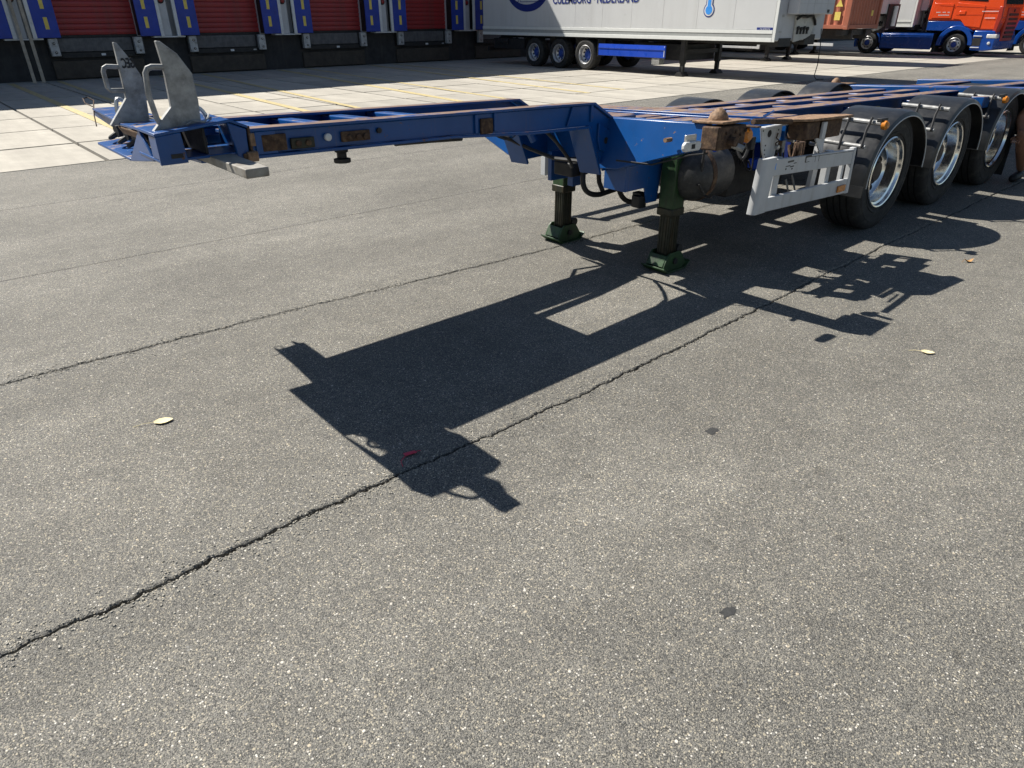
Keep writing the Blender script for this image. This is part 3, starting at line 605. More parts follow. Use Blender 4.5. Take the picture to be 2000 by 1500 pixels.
# main frame rails
for ya, yb in ((3.22, 3.42), (4.06, 4.26)):
    yw = (ya + yb) / 2
    P('main_rail_web', MB().box(4.0, 13.2, yw - 0.012, yw + 0.012, 0.80, 1.048), 'blue')
    P('main_rail_top_flange', MB().box(4.0, 13.2, ya, yb, 1.05, 1.066), 'blue_rust')
    P('main_rail_bottom_flange', MB().box(4.0, 13.2, ya, yb, 0.785, 0.798), 'blue')
for ya, yb in ((2.60, 2.72),):
    P('outer_beam', MB().box(8.6, 12.6, ya, yb, 0.95, 1.06), 'blue_rust', bev=0.006)
for xx in (5.6, 6.35, 7.1, 7.85, 8.7, 11.2):
    P('cross_member', MB().box(xx, xx + 0.13, 3.42, 4.06, 0.97, 1.055), 'blue_rust', bev=0.006)
for xx in (6.9, 8.2):
    P('outrigger', MB().box(xx, xx + 0.12, 2.75, 3.24, 0.94, 1.03).box(xx, xx + 0.12, 4.24, 4.80, 0.94, 1.03), 'blue_rust', bev=0.006)
P('centre_beam', MB().box(4.1, 9.7, 3.66, 3.82, 0.98, 1.068), 'blue_rust', bev=0.006)
P('deck_strip', MB().box(3.95, 4.7, 3.46, 3.56, 1.05, 1.072).box(3.95, 4.7, 3.92, 4.02, 1.05, 1.072), 'blue_rust')
P('rust_cap', MB().box(4.75, 5.07, 2.70, 4.8, 1.082, 1.094), 'blue_rust')
P('rust_cap', MB().box(3.735, 3.97, 3.30, 4.18, 1.112, 1.132), 'blue_rust')
P('data_plate', MB().box(5.86, 5.97, 3.222, 3.238, 0.90, 0.98), 'padyellow', bev=0)
P('data_plate', MB().box(7.55, 7.66, 3.222, 3.238, 0.95, 1.0), 'padyellow', bev=0)
# near end of second bolster: battered twistlock housings
P('twistlock_plate', MB().prism([(4.64, 2.62), (4.60, 2.50), (4.72, 2.40), (5.22, 2.36), (5.26, 2.44), (5.06, 2.62)], 'z', 1.083, 1.10), 'rustlight', bev=0.004)
P('twistlock_box', MB().box(4.70, 4.88, 2.42, 2.56, 0.96, 1.08), 'rust', bev=0.012)
P('twistlock_box', MB().box(4.95, 5.20, 2.42, 2.60, 0.955, 1.08), 'rust', bev=0.012)
P('lock_tab', MB().box(4.89, 4.94, 2.40, 2.42, 0.96, 1.07), 'alu', bev=0.004)
P('lock_lever', MB().tube([(4.15, 2.50, 1.115), (4.35, 2.50, 1.105), (4.62, 2.50, 1.085)], 0.018, 8), 'rust', bev=0)
P('lock_clip', MB().tube([(4.35, 2.56, 1.12), (4.55, 2.60, 1.15), (4.50, 2.64, 1.12)], 0.008, 6), 'blue', bev=0)
# landing legs
def leg(xc, yc, zt):
    h = 0.066
    lg = P('landing_leg', MB().box(xc - h, xc + h, yc - h, yc + h, 0.44, zt), 'green', ln=False, bev=0.008)
    P('inner_post', MB().box(xc - 0.052, xc + 0.052, yc - 0.052, yc + 0.052, 0.09, 0.44), 'oily', lg, ln=False, bev=0.006)
    rb = MB()
    for dx in (-0.036, -0.014, 0.014, 0.036): rb.box(xc + dx - 0.004, xc + dx + 0.004, yc - 0.056, yc - 0.051, 0.10, 0.439).box(xc - 0.056, xc - 0.051, yc + dx - 0.004, yc + dx + 0.004, 0.10, 0.439)
    tag(P('post_rib', rb, 'oily', lg, ln=False, bev=0), kind='stuff')
    P('collar', MB().box(xc - h - 0.006, xc + h + 0.006, yc - h - 0.006, yc + h + 0.006, 0.41, 0.47), 'oily', lg, ln=False, bev=0.01)
    q = 0.10; ck = [(xc - 0.125, 0.03), (xc - 0.12, 0.05), (xc - 0.085, 0.125), (xc - 0.06, 0.145), (xc + 0.06, 0.145), (xc + 0.085, 0.125), (xc + 0.13, 0.06), (xc + 0.14, 0.04), (xc + 0.10, 0.012), (xc - 0.09, 0.012)]
    sh = MB().prism(ck, 'y', yc - 0.085, yc - 0.072).prism(ck, 'y', yc + 0.072, yc + 0.085)
    sh.prism([(xc - 0.15, 0.042), (xc - 0.10, 0.004), (xc + 0.11, 0.004), (xc + 0.165, 0.05), (xc + 0.165, 0.060), (xc + 0.105, 0.014), (xc - 0.095, 0.014), (xc - 0.145, 0.052)], 'y', yc - 0.11, yc + 0.11)
    sh.prism([(xc - 0.125, 0.05), (xc - 0.085, 0.128), (xc - 0.075, 0.128), (xc - 0.115, 0.05)], 'y', yc - 0.072, yc + 0.072)
    P('foot', sh, 'green', lg, ln=False, bev=0.003)
    P('foot_axle', MB().cyl((xc, yc - 0.10, 0.08), (xc, yc + 0.10, 0.08), 0.022, 12).box(xc - 0.055, xc + 0.055, yc - 0.068, yc + 0.068, 0.03, 0.10), 'black', lg, ln=False, bev=0)
    P('foot_chock', MB().lathe([(0.035, -0.06), (0.035, 0.06)], 'y', (xc + 0.085, yc, 0.15), 12), 'black', lg, ln=False, bev=0)
    return lg
leg(4.15, 3.06, 0.99); leg(4.10, 4.12, 0.93)
P('leg_bracket', MB().box(3.72, 3.96, 3.14, 3.34, 0.62, 0.85), 'blue', ln=False)
P('leg_bracket', MB().prism([(3.88, 0.84), (4.14, 0.84), (4.10, 0.50), (3.99, 0.50)], 'y', 3.155, 3.17), 'blue', ln=False)
P('leg_bracket', MB().box(3.80, 4.10, 3.96, 4.0, 0.56, 0.78).box(3.98, 4.08, 3.9, 3.96, 0.50, 0.60), 'blue', ln=False)
P('gear_shaft', MB().cyl((4.05, 3.16, 0.70), (4.05, 4.0, 0.68), 0.022, 10).box(3.97, 4.13, 3.3, 3.46, 0.62, 0.78), 'black', ln=False, bev=0)
P('gear_box', MB().box(3.93, 3.98, 3.18, 3.25, 0.47, 0.55).box(4.02, 4.09, 3.24, 3.32, 0.44, 0.55), 'black', ln=False)
for (a, b, c, d) in (((3.80, 3.62, 0.74), (3.79, 3.6, 0.50), (3.98, 3.6, 0.49), (4.35, 3.6, 0.52)), ((4.12, 3.55, 0.75), (4.11, 3.55, 0.40), (4.30, 3.5, 0.40), (4.6, 3.5, 0.41))):
    P('guard_tube', MB().tube([a] + bez((a[0], a[1], a[2] - 0.12), b, c) + [d], 0.020, 8), 'black', ln=False, bev=0)
P('brace_tube', MB().tube([(3.96, 3.62, 0.70), (3.98, 3.62, 0.58), (4.02, 3.61, 0.50)], 0.018, 8), 'black', ln=False, bev=0)
P('cable_run', MB().tube([(3.56, 3.1, 0.86), (3.68, 2.9, 0.845), (3.69, 2.62, 0.94), (3.7, 2.5, 0.965)], 0.006, 6), 'black', ln=False, bev=0)
P('valve_box', MB().box(3.72, 3.90, 3.66, 3.85, 0.64, 0.74), 'black', ln=False, bev=0.01)
P('cable_run', MB().tube([(3.0, 4.2, 1.08), (3.3, 4.3, 0.97), (3.55, 4.15, 0.87), (3.6, 4.0, 0.82), (3.62, 3.75, 0.78), (3.62, 3.4, 0.80)], 0.014, 6), 'black', ln=False, bev=0)
for (xx, ys_, zz) in ((4.20, 2.98, 0.70),):
    tk = P('air_tank', MB().lathe([(0.185, 0.30), (0.185, 0.04), (0.172, 0.0), (0.14, -0.05), (0.08, -0.085), (0.008, -0.098)], 'x', (xx, ys_, zz), 28), 'tank', ln=False, bev=0)
    P('tank_band', MB().lathe([(0.187, 0.04), (0.190, 0.045), (0.190, 0.085), (0.187, 0.09)], 'x', (xx, ys_, zz), 28, cap=False), 'rust', tk, ln=False, bev=0)
    P('tank_hose', MB().tube([(4.19, 2.86, 0.92), (4.16, 2.84, 0.80), (4.17, 2.85, 0.72), (4.15, 2.9, 0.66)], 0.010, 6), 'black', tk, ln=False, bev=0)
P('blue_hose', MB().tube([(4.14, 2.75, 0.905), (4.2, 2.76, 0.93), (4.32, 2.78, 0.935)], 0.018, 8), 'skirt', ln=False, bev=0)
P('tank_hanger', MB().box(4.42, 4.47, 2.88, 2.94, 0.6, 0.95), 'rust', ln=False)
P('under_box', MB().box(4.75, 5.35, 3.0, 3.22, 0.45, 0.80), 'black', ln=False, bev=0.01)  # plain black box put in for darkness below the frame
P('valve_block', MB().box(5.05, 5.35, 2.86, 3.0, 0.62, 0.84).box(4.82, 4.98, 2.7, 2.9, 0.68, 0.75), 'skirt', ln=False, bev=0.01)
P('dark_filler_box', MB().box(4.75, 5.55, 3.5, 4.4, 0.50, 0.76), 'black', ln=False, bev=0.01)  # black box added to darken the space under the frame
P('dark_filler_beam', MB().box(4.2, 12.5, 3.45, 3.62, 0.62, 0.80), 'black', ln=False)  # long black box added to keep the underside dark
# clutter of hoses, brackets and fittings behind the side guard
cr = random.Random(11)
for k in range(16):
    x_ = 4.66 + 0.72 * cr.random(); y_ = 2.62 + 0.35 * cr.random(); z_ = 0.93 - 0.12 * cr.random(); d_ = 0.05 + 0.12 * cr.random(); dz = 0.08 + 0.22 * cr.random()
    P('air_hose', MB().tube(bez((x_, y_, z_), (x_ + cr.uniform(-0.1, 0.1), y_ - 0.03, z_ - dz * 1.6), (x_ + cr.uniform(-1, 1) * d_, y_ + 0.06, z_ - dz * 0.5)), cr.choice((0.006, 0.009, 0.012)), 6), cr.choice(('black', 'black', 'rubber', 'rust')), ln=False, bev=0)
for (x_, y_, z_, w_, h_, mt) in ((4.78, 2.66, 0.86, 0.07, 0.05, 'rust'), (4.92, 2.70, 0.80, 0.05, 0.09, 'galv'), (5.10, 2.68, 0.90, 0.06, 0.04, 'zinc'), (5.22, 2.72, 0.72, 0.09, 0.12, 'rust'), (4.88, 2.78, 0.66, 0.10, 0.07, 'black'), (5.02, 2.74, 0.60, 0.05, 0.05, 'galv'), (4.24, 2.62, 0.96, 0.09, 0.05, 'rust'), (4.34, 2.60, 0.90, 0.05, 0.08, 'black')):
    P('fitting', MB().box(x_, x_ + w_, y_, y_ + 0.05, z_, z_ + h_), mt, ln=False, bev=0.006)
for (x_, z_) in ((4.80, 0.92), (4.97, 0.93), (5.13, 0.86), (5.0, 0.70), (4.74, 0.74), (5.26, 0.90)):
    P('hanging_bolt', MB().cyl((x_, 2.60, z_), (x_, 2.55, z_ - 0.004), 0.013, 8), 'zinc', ln=False, bev=0)
P('hose_loop', MB().tube([(4.95, 2.64, 0.62), (4.97, 2.60, 0.50), (5.02, 2.58, 0.44), (5.05, 2.60, 0.52), (5.03, 2.64, 0.64)], 0.007, 6), 'bar', ln=False, bev=0)
P('cross_shaft_crank', MB().tube([(4.15, 2.98, 0.66), (4.15, 2.84, 0.66), (4.20, 2.82, 0.58), (4.20, 2.76, 0.58)], 0.010, 8), 'black', ln=False, bev=0)
for k in range(5):
    P('marker_screw', MB().lathe([(0.010, 0), (0.008, -0.008)], 'y', (3.76 + 0.05 * k, 2.428, 1.08 - 0.02 * (k % 2)), 8), 'rust', ln=False, bev=0)
# side guard, near side
GY = 2.47
def gbar(z0a, z0b, z1a, z1b, x0=4.40, x1=5.60):
    return MB().prism([(x0, z0a), (x0, z1a), (x1, z1b), (x1, z0b)], 'y', GY, GY + 0.03)
sg = P('side_guard', gbar(0.735, 0.672, 0.845, 0.782), 'alu', ln=False, bev=0.004)
P('lower_bar', gbar(0.495, 0.448, 0.590, 0.560), 'alu', sg, ln=False, bev=0.004)
P('bar_seam', MB().prism([(4.9, 0.805), (4.9, 0.808), (5.59, 0.772), (5.59, 0.769)], 'y', GY - 0.0012, GY + 0.001), 'black', sg, ln=False, bev=0)
fp = []
for k in range(9):
    a = math.pi * 0.5 * k / 8; fp.append((4.33 - 0.07 * math.sin(a), GY + 0.07 - 0.07 * math.cos(a) ))
poly = [(4.42, GY - 0.004), (4.315, GY - 0.004)] + [(4.315 - 0.035 * math.sin(math.pi / 2 * k / 6), GY + 0.031 - 0.035 * math.cos(math.pi / 2 * k / 6)) for k in range(1, 7)] + [(4.28, GY + 0.055), (4.292, GY + 0.055), (4.33, GY + 0.03), (4.42, GY + 0.03)]
n = len(poly); g = MB()
g.add([(p[0] + 0.045, p[1], 0.858) for p in poly] + [(p[0], p[1], 0.492) for p in poly], [tuple(range(n)), tuple(range(n, 2 * n))[::-1]] + [(i, n + i, n + (i + 1) % n, (i + 1) % n) for i in range(n)])
P('front_post', g, 'alu', sg, ln=False, bev=0.003)
P('rear_post', MB().prism([(5.60, 0.445), (5.585, 0.795), (5.625, 0.795), (5.645, 0.445)], 'y', GY - 0.004, GY + 0.034), 'alu', sg, ln=False, bev=0.003)
P('guard_upright', MB().box(4.52, 4.60, GY + 0.032, GY + 0.08, 0.52, 0.84).box(5.28, 5.34, GY + 0.032, GY + 0.08, 0.50, 0.80).box(5.53, 5.56, GY + 0.032, GY + 0.06, 0.47, 0.77), 'alu', sg, ln=False)
P('side_marker', MB().box(5.44, 5.56, GY - 0.014, GY - 0.001, 0.475, 0.525), 'amber', sg, ln=False, bev=0.004)
P('sticker', MB().box(4.43, 4.47, GY - 0.0015, GY - 0.0003, 0.775, 0.815), 'sky_print', sg, ln=False, bev=0)
scr = MB()
for (x0, x1, z0, dz) in ((4.62, 4.70, 0.80, 0.012), (4.66, 4.71, 0.765, 0.008), (4.60, 4.66, 0.775, 0.006), (4.70, 4.74, 0.785, 0.006), (4.60, 4.615, 0.755, 0.012), (4.68, 4.70, 0.748, 0.010), (4.86, 4.94, 0.805, 0.014), (4.855, 4.87, 0.775, 0.04), (4.86, 4.92, 0.772, 0.004), (5.0, 5.004, 0.76, 0.04), (5.05, 5.054, 0.758, 0.04)):
    scr.box(x0, x1, GY - 0.0012, GY - 0.0002, z0, z0 + dz)
tag(P('worn_marks', scr, 'plastic', sg, ln=False, bev=0), kind='stuff')
for (pts, yb, dark) in (([(4.43, 1.035), (4.70, 1.02), (4.70, 0.955), (4.665, 0.87), (4.64, 0.815), (4.585, 0.79), (4.53, 0.82), (4.49, 0.88)], 2.60, 1), ([(5.12, 0.97), (5.17, 1.0), (5.33, 1.0), (5.36, 0.78), (5.34, 0.75)], 2.60, 0)):
    gb = P('guard_bracket', MB().prism(pts, 'y', yb, yb + 0.012), 'alu', sg, ln=False, bev=0.002)
    if dark:
        for (hx, hz, hr) in ((4.545, 0.985, 0.024), (4.46, 1.01, 0.006), (4.655, 1.0, 0.006), (4.515, 0.91, 0.006), (4.515, 0.88, 0.006), (4.52, 0.85, 0.006), (4.545, 0.825, 0.006), (4.58, 0.808, 0.006)):
            P('bracket_hole', MB().lathe([(hr, 0.0), (hr * 0.98, -0.0015)], 'y', (hx, 2.5995, hz), 14), 'black', gb, ln=False, bev=0)
        P('bracket_bolt', MB().lathe([(0.018, 0), (0.016, -0.02), (0.006, -0.024)], 'y', (4.66, 2.599, 0.885), 8), 'zinc', gb, ln=False, bev=0)
        P('bracket_flange', MB().box(4.42, 4.72, 2.56, 2.598, 1.03, 1.042), 'alu', gb, ln=False)
        P('wire_clip', MB().tube([(4.64, 2.59, 0.98), (4.62, 2.585, 0.95), (4.66, 2.585, 0.93), (4.62, 2.585, 0.915), (4.64, 2.59, 0.90)], 0.005, 5), 'rust', gb, ln=False, bev=0)
P('guard_post', MB().prism([(4.62, 1.02), (4.71, 1.02), (4.64, 0.50), (4.57, 0.50)], 'y', 2.615, 2.65), 'alu', sg, ln=False)
P('guard_post', MB().prism([(5.33, 1.02), (5.40, 1.02), (5.36, 0.50), (5.29, 0.50)], 'y', 2.615, 2.65), 'alu', sg, ln=False)
P('far_side_guard', MB().box(4.62, 5.9, 4.88, 4.91, 0.62, 0.72).box(4.62, 5.9, 4.88, 4.91, 0.36, 0.45).box(4.58, 4.64, 4.86, 4.92, 0.36, 0.72), 'alu', ln=False)
# wheels, axles, fenders
AX = [6.44, 7.80, 9.18]  # near wheels and fenders scaled outward about the camera position, baked into plain coordinates
for i, xx in enumerate(AX):
    wheel('chassis', tr, (xx, 2.52 + 0.18, 0.486), 0.0)
    wheel('chassis', tr, (xx, 4.80 - 0.18, 0.455), math.pi).scale = (0.95, 1, 0.95)
    P('axle', MB().cyl((xx, 2.75, 0.48), (xx, 4.7, 0.48), 0.065, 14), 'black', ln=False, bev=0)
    P('suspension_arm', MB().box(xx - 0.55, xx + 0.05, 3.26, 3.36, 0.50, 0.60).box(xx - 0.60, xx - 0.45, 3.24, 3.38, 0.45, 0.80).box(xx - 0.55, xx + 0.05, 4.12, 4.22, 0.50, 0.60), 'black', ln=False)
    P('air_spring', MB().lathe([(0.12, 0.52), (0.14, 0.58), (0.13, 0.66), (0.14, 0.72), (0.12, 0.78)], 'z', (xx + 0.28, 3.31, 0), 16).lathe([(0.12, 0.52), (0.14, 0.58), (0.13, 0.66), (0.14, 0.72), (0.12, 0.78)], 'z', (xx + 0.28, 4.17, 0), 16), 'black', ln=False, bev=0)
    P('brake_chamber', MB().lathe([(0.09, 0), (0.1, 0.05), (0.1, 0.2), (0.07, 0.24)], 'x', (xx - 0.3, 3.0, 0.5), 14), 'black', ln=False, bev=0)
    P('brake_disc', MB().cyl((xx, 2.80, 0.49), (xx, 2.86, 0.49), 0.21, 20), 'hub', ln=False, bev=0)
    for near, (ya, yb) in enumerate(((4.40, 4.80), (2.46, 2.94))):
        cx, cz, R0 = xx + 0.05, 0.49, (0.585 if near else 0.53)
        zc = cz - (0.0 if near else 0.01)
        f = MB(); N = 26; ring = []
        prof = [(0.0, 0.040), (-0.0, 0.0)] if False else None
        a0, a1 = math.pi * 1.0, 0.0
        sec = [(yb, 0.0), (ya + 0.05, 0.0), (ya + 0.015, -0.012), (ya, -0.045), (ya + 0.006, -0.046), (ya + 0.022, -0.020), (ya + 0.055, -0.010), (yb, -0.010)] if near else [(ya, 0.0), (yb - 0.05, 0.0), (yb - 0.015, -0.012), (yb, -0.045), (yb - 0.006, -0.046), (yb - 0.022, -0.02), (yb - 0.055, -0.01), (ya, -0.01)]
        path = [(cx - R0 - 0.0, zc - 0.06, -1, 0), ] + [(cx + R0 * math.cos(a0 + (a1 - a0) * k / N), zc + R0 * (0.865 if near else 0.86) * math.sin(a0 + (a1 - a0) * k / N), math.cos(a0 + (a1 - a0) * k / N), math.sin(a0 + (a1 - a0) * k / N)) for k in range(N + 1)] + [(cx + R0, zc - 0.02, 1, 0)]
        vs = []
        for (px, pz, nx, nz) in path:
            for (sy, sh_) in sec: vs.append((px + nx * sh_, sy, pz + nz * sh_))
        ns = len(sec); fs = []
        for a in range(len(path) - 1):
            for b in range(ns): fs.append((a * ns + b, a * ns + (b + 1) % ns, (a + 1) * ns + (b + 1) % ns, (a + 1) * ns + b))
        fs += [tuple(range(ns)), tuple(range((len(path) - 1) * ns, len(path) * ns))[::-1]]
        f.add(vs, fs)
        fe = P('fender', f, 'plastic', ln=False, bev=0)
        if near:
            e = MB(); e.tube([(px + nx * -0.046, ya + 0.002, pz + nz * -0.046) for (px, pz, nx, nz) in path], 0.0048, 6)
            P('fender_piping', e, 'edge', fe, ln=False, bev=0)
            P('fender_stay', MB().tube([(xx - 0.42, ya + 0.02, 0.93), (xx - 0.42, ya + 0.44, 0.94)], 0.020, 10), 'galv', ln=False, bev=0)
            P('fender_stay', MB().tube([(xx - 0.545, ya + 0.06, 0.76), (xx - 0.545, ya + 0.44, 0.77)], 0.017, 10), 'galv', ln=False, bev=0)
            P('stay_clamp', MB().tube([(xx - 0.44, ya + 0.28, 0.97), (xx - 0.47, ya + 0.28, 0.90), (xx - 0.56, ya + 0.26, 0.80), (xx - 0.57, ya + 0.26, 0.72)], 0.010, 6).tube([(xx - 0.44, ya + 0.1, 0.97), (xx - 0.5, ya + 0.1, 0.88), (xx - 0.57, ya + 0.08, 0.76)], 0.010, 6), 'black', ln=False, bev=0)
            if i != 1:
                P('side_marker', MB().lathe([(0.035, 0), (0.035, -0.03), (0.02, -0.045)], 'y', (xx - 0.46, ya - 0.0, 0.925), 12), 'amber', ln=False, bev=0)
                P('marker_bracket', MB().box(xx - 0.49, xx - 0.38, ya, ya + 0.04, 0.945, 0.975), 'black', ln=False)
            if i == 0: P('fender_flap', MB().box(cx - R0 - 0.004, cx - R0 + 0.012, ya + 0.01, yb, 0.36, 0.45), 'plastic', fe, ln=False, bev=0)
P('mud_flap', MB().box(9.62, 9.63, 2.5, 2.86, 0.05, 0.55), 'rubber', ln=False, bev=0)
P('rear_under', MB().box(9.9, 12.5, 3.1, 4.4, 0.5, 0.78), 'black', ln=False)  # black box added for darkness under the rear frame

# ------------------------------------------------------------------ white refrigerated semi-trailers
def reefer_leg(x0, y0, zt, root):
    lg = MB().box(x0 - 0.07, x0 + 0.07, y0 - 0.08, y0 + 0.08, 0.35, zt).build('landing_leg', M['black'], root, bev=0.01)
    MB().box(x0 - 0.05, x0 + 0.05, y0 - 0.06, y0 + 0.06, 0.1, 0.36).build('inner_post', M['black'], lg)
    MB().prism([(y0 - 0.15, 0.005), (y0 - 0.15, 0.03), (y0 - 0.06, 0.12), (y0 + 0.06, 0.12), (y0 + 0.15, 0.03), (y0 + 0.15, 0.005)], 'x', x0 - 0.16, x0 + 0.16).build('foot', M['black'], lg)
def reefer(x0, yn, yr, label, full, legs=True, wy=(18.2, 19.5, 20.8), skirt=None, z0=1.02):
    root = empty('refrigerated_trailer', (x0 + 1.25, (yn + yr) / 2, 0), label, 'trailer', 'white refrigerated trailers in the yard')
    B = lambda nm, mb, mt, p=root, bev=0.0, **k: mb.build(nm, M[mt], p, bev=bev, **k)
    bd = B('body', MB().box(x0 + 0.012, x0 + 2.50, yn + 0.012, yr, z0 + 0.02, 4.0), 'reefer', bev=0.02)
    # side panels
    yy = yn + 0.10; pw = (yr - yn - 0.15) / 10
    for k in range(10):
        B('side_panel', MB().box(x0, x0 + 0.011, yy + 0.004, yy + pw - 0.004, z0 + 0.30, 3.95), 'reefer', bd, smooth=0); yy += pw
    B('bottom_rail', MB().box(x0 - 0.014, x0 + 0.011, yn + 0.09, yr, z0 + 0.20, z0 + 0.29).box(x0 - 0.014, x0 + 0.011, yn + 0.09, yr, z0, z0 + 0.10), 'reeferrail', bd, bev=0.004)
    B('rail_groove', MB().box(x0 - 0.004, x0 + 0.011, yn + 0.09, yr, z0 + 0.10, z0 + 0.20), 'groove', bd, smooth=0)
    B('corner_post', MB().box(x0 - 0.01, x0 + 0.011, yn, yn + 0.085, z0, 4.0), 'reeferrail', bd, bev=0.004)
    B('nose_panel', MB().box(x0 + 0.012, x0 + 2.5, yn, yn + 0.011, z0 + 0.05, 4.0), 'nose', bd, smooth=0)
    un = B('cooling_unit', MB().box(x0 + 0.40, x0 + 2.30, yn - 0.34, yn - 0.003, z0 + 0.66, 3.7), 'nose', bev=0.03)
    B('unit_seam', MB().box(x0 + 1.18, x0 + 1.19, yn - 0.342, yn - 0.338, z0 + 0.67, 3.65).box(x0 + 0.42, x0 + 2.28, yn - 0.342, yn - 0.338, z0 + 0.92, z0 + 0.925), 'groove', un, smooth=0)
    B('unit_latch', MB().box(x0 + 1.92, x0 + 2.02, yn - 0.355, yn - 0.338, z0 + 0.70, z0 + 0.78), 'black', un)
    B('connector_panel', MB().prism([(x0 + 0.90, z0 - 0.02), (x0 + 1.5, z0 + 0.06), (x0 + 1.75, z0 + 0.14), (x0 + 1.95, z0 + 0.62), (x0 + 0.86, z0 + 0.62)], 'y', yn - 0.06, yn - 0.002), 'nosedirty', bd, bev=0.01)
    for k in range(4): B('coupling', MB().lathe([(0.045, 0), (0.05, -0.05), (0.02, -0.06)], 'y', (x0 + 0.98 + 0.17 * k, yn - 0.06, z0 + 0.33 - 0.02 * (k % 2)), 10).box(x0 + 0.95 + 0.17 * k, x0 + 1.0 + 0.17 * k, yn - 0.1, yn - 0.06, z0 + 0.18, z0 + 0.30), 'black', bd)
    B('soot_pipe', MB().tube([(x0 + 0.85, yn - 0.08, z0 + 0.55), (x0 + 1.0, yn - 0.12, z0 + 0.63), (x0 + 1.3, yn - 0.12, z0 + 0.60), (x0 + 1.6, yn - 0.12, z0 + 0.64), (x0 + 1.8, yn - 0.1, z0 + 0.5), (x0 + 1.85, yn - 0.1, z0 + 0.40)], 0.035, 8), 'black', bd)
    B('fill_door', MB().box(x0 + 1.72, x0 + 1.98, yn - 0.045, yn - 0.002, z0 + 0.16, z0 + 0.44), 'bumper', bd, bev=0.01)
    B('nose_skirt', MB().box(x0 + 0.2, x0 + 0.80, yn - 0.02, yn + 0.3, z0 - 0.12, z0 + 0.09).box(x0 + 1.55, x0 + 2.1, yn - 0.02, yn + 0.3, z0 - 0.10, z0 + 0.16), 'black', bd)
    B('underframe', MB().box(x0 + 0.75, x0 + 0.90, yn + 0.4, yr - 0.2, 0.92, z0).box(x0 + 1.6, x0 + 1.75, yn + 0.4, yr - 0.2, 0.92, z0), 'black')
    B('rear_beam', MB().box(x0 + 0.1, x0 + 2.4, yr - 0.25, yr - 0.15, 0.45, 0.6), 'black')
    if legs:
        for lx in (x0 + 0.28, x0 + 2.1): reefer_leg(lx, yn + 3.15, z0, root)
        B('leg_crossbar', MB().box(x0 + 0.36, x0 + 2.03, yn + 3.1, yn + 3.2, 0.62, 0.74), 'black')
        B('pallet_box', MB().box(x0 + 0.5, x0 + 2.1, yn + 3.3, yn + 5.3, 0.42, 0.88), 'black', bev=0.02)
    for y_ in wy:
        for s in (0, 1):
            wheel('reefer', root, (x0 + (0.20 if s == 0 else 2.30), y_, 0.48), -math.pi / 2 if s == 0 else math.pi / 2)
        B('axle', MB().cyl((x0 + 0.3, y_, 0.48), (x0 + 2.2, y_, 0.48), 0.06, 10), 'black')
        B('mudguard', MB().box(x0 + 0.06, x0 + 0.42, y_ - 0.50, y_ + 0.50, 0.975, 0.99).box(x0 + 0.08, x0 + 0.42, y_ + 0.50, y_ + 0.515, 0.5, 0.98), 'plastic')
    return root, bd
rf, rb = reefer(18.9, 11.12, 23.75, 'long white refrigerated trailer with blue skirt and CULEMBORG lettering, rear at the dock', True)
ra = lambda nm, mb, mt, p=rf, bev=0.0, **k: mb.build(nm, M[mt], p, bev=bev, **k)
sk = ra('side_skirt', MB().box(18.93, 18.97, 14.78, 17.58, 0.49, 0.84), 'skirt', bev=0.01)
ra('skirt_ridge', MB().prism([(18.93, 0.70), (18.91, 0.72), (18.93, 0.84)], 'y', 14.79, 17.57), 'skirt', sk)
ra('skirt_bolt', MB().box(18.922, 18.93, 14.81, 14.83, 0.52, 0.82), 'white', sk)
ra('front_mudguard', MB().box(18.96, 19.3, 17.62, 17.66, 0.45, 1.0), 'plastic')
ra('rear_tank', MB().box(19.0, 19.4, 21.4, 23.2, 0.55, 0.9).cyl((19.1, 22.9, 0.8), (19.1, 22.3, 0.8), 0.16, 12), 'black')
ra('wheel_chock', MB().box(18.95, 19.2, 15.0, 15.3, 0.30, 0.48), 'galv')
# print on the trailer side: x = const plane, reads along -y
def side_mtx(x, y, z): return Matrix(((0, 0, -1, x), (-1, 0, 0, y), (0, 1, 0, z), (0, 0, 0, 1)))
text('CULEMBORG · NEDERLAND', 0.36, side_mtx(18.893, 19.82, 2.03), M['navy'], rb, 'lettering', xs=0.86, ext=0.003, bold=0.004)
ra('name_plate', MB().box(18.889, 18.899, 11.22, 11.70, 1.288, 1.372), 'navy', rb)
text('DUOPLEX', 0.072, side_mtx(18.886, 11.60, 1.305), M['white'], rb, 'lettering', xs=0.95, ext=0.001)
def crescent(cy, cz, a, b, a2, b2, oy, oz, t0, t1, x, th=0.006, n=40):
    g = MB(); o = [(cy + a * math.cos(t0 + (t1 - t0) * k / n), cz + b * math.sin(t0 + (t1 - t0) * k / n)) for k in range(n + 1)]
    i = [(cy + oy + a2 * math.cos(t0 + (t1 - t0) * k / n), cz + oz + b2 * math.sin(t0 + (t1 - t0) * k / n)) for k in range(n + 1)]
    vs = [(x, p[0], p[1]) for p in o] + [(x, p[0], p[1]) for p in i] + [(x + th, p[0], p[1]) for p in o] + [(x + th, p[0], p[1]) for p in i]; m_ = n + 1
    fs = []
    for k in range(n): fs += [(k, k + 1, m_ + k + 1, m_ + k), (2 * m_ + k, 3 * m_ + k, 3 * m_ + k + 1, 2 * m_ + k + 1), (k, 2 * m_ + k, 2 * m_ + k + 1, k + 1), (m_ + k, m_ + k + 1, 3 * m_ + k + 1, 3 * m_ + k)]
    return g.add(vs, fs)
ra('logo_ring', crescent(21.15, 2.60, 1.17, 0.81, 1.03, 0.65, 0.02, 0.07, 0, 2 * math.pi, 18.892), 'navy', rb, smooth=0)
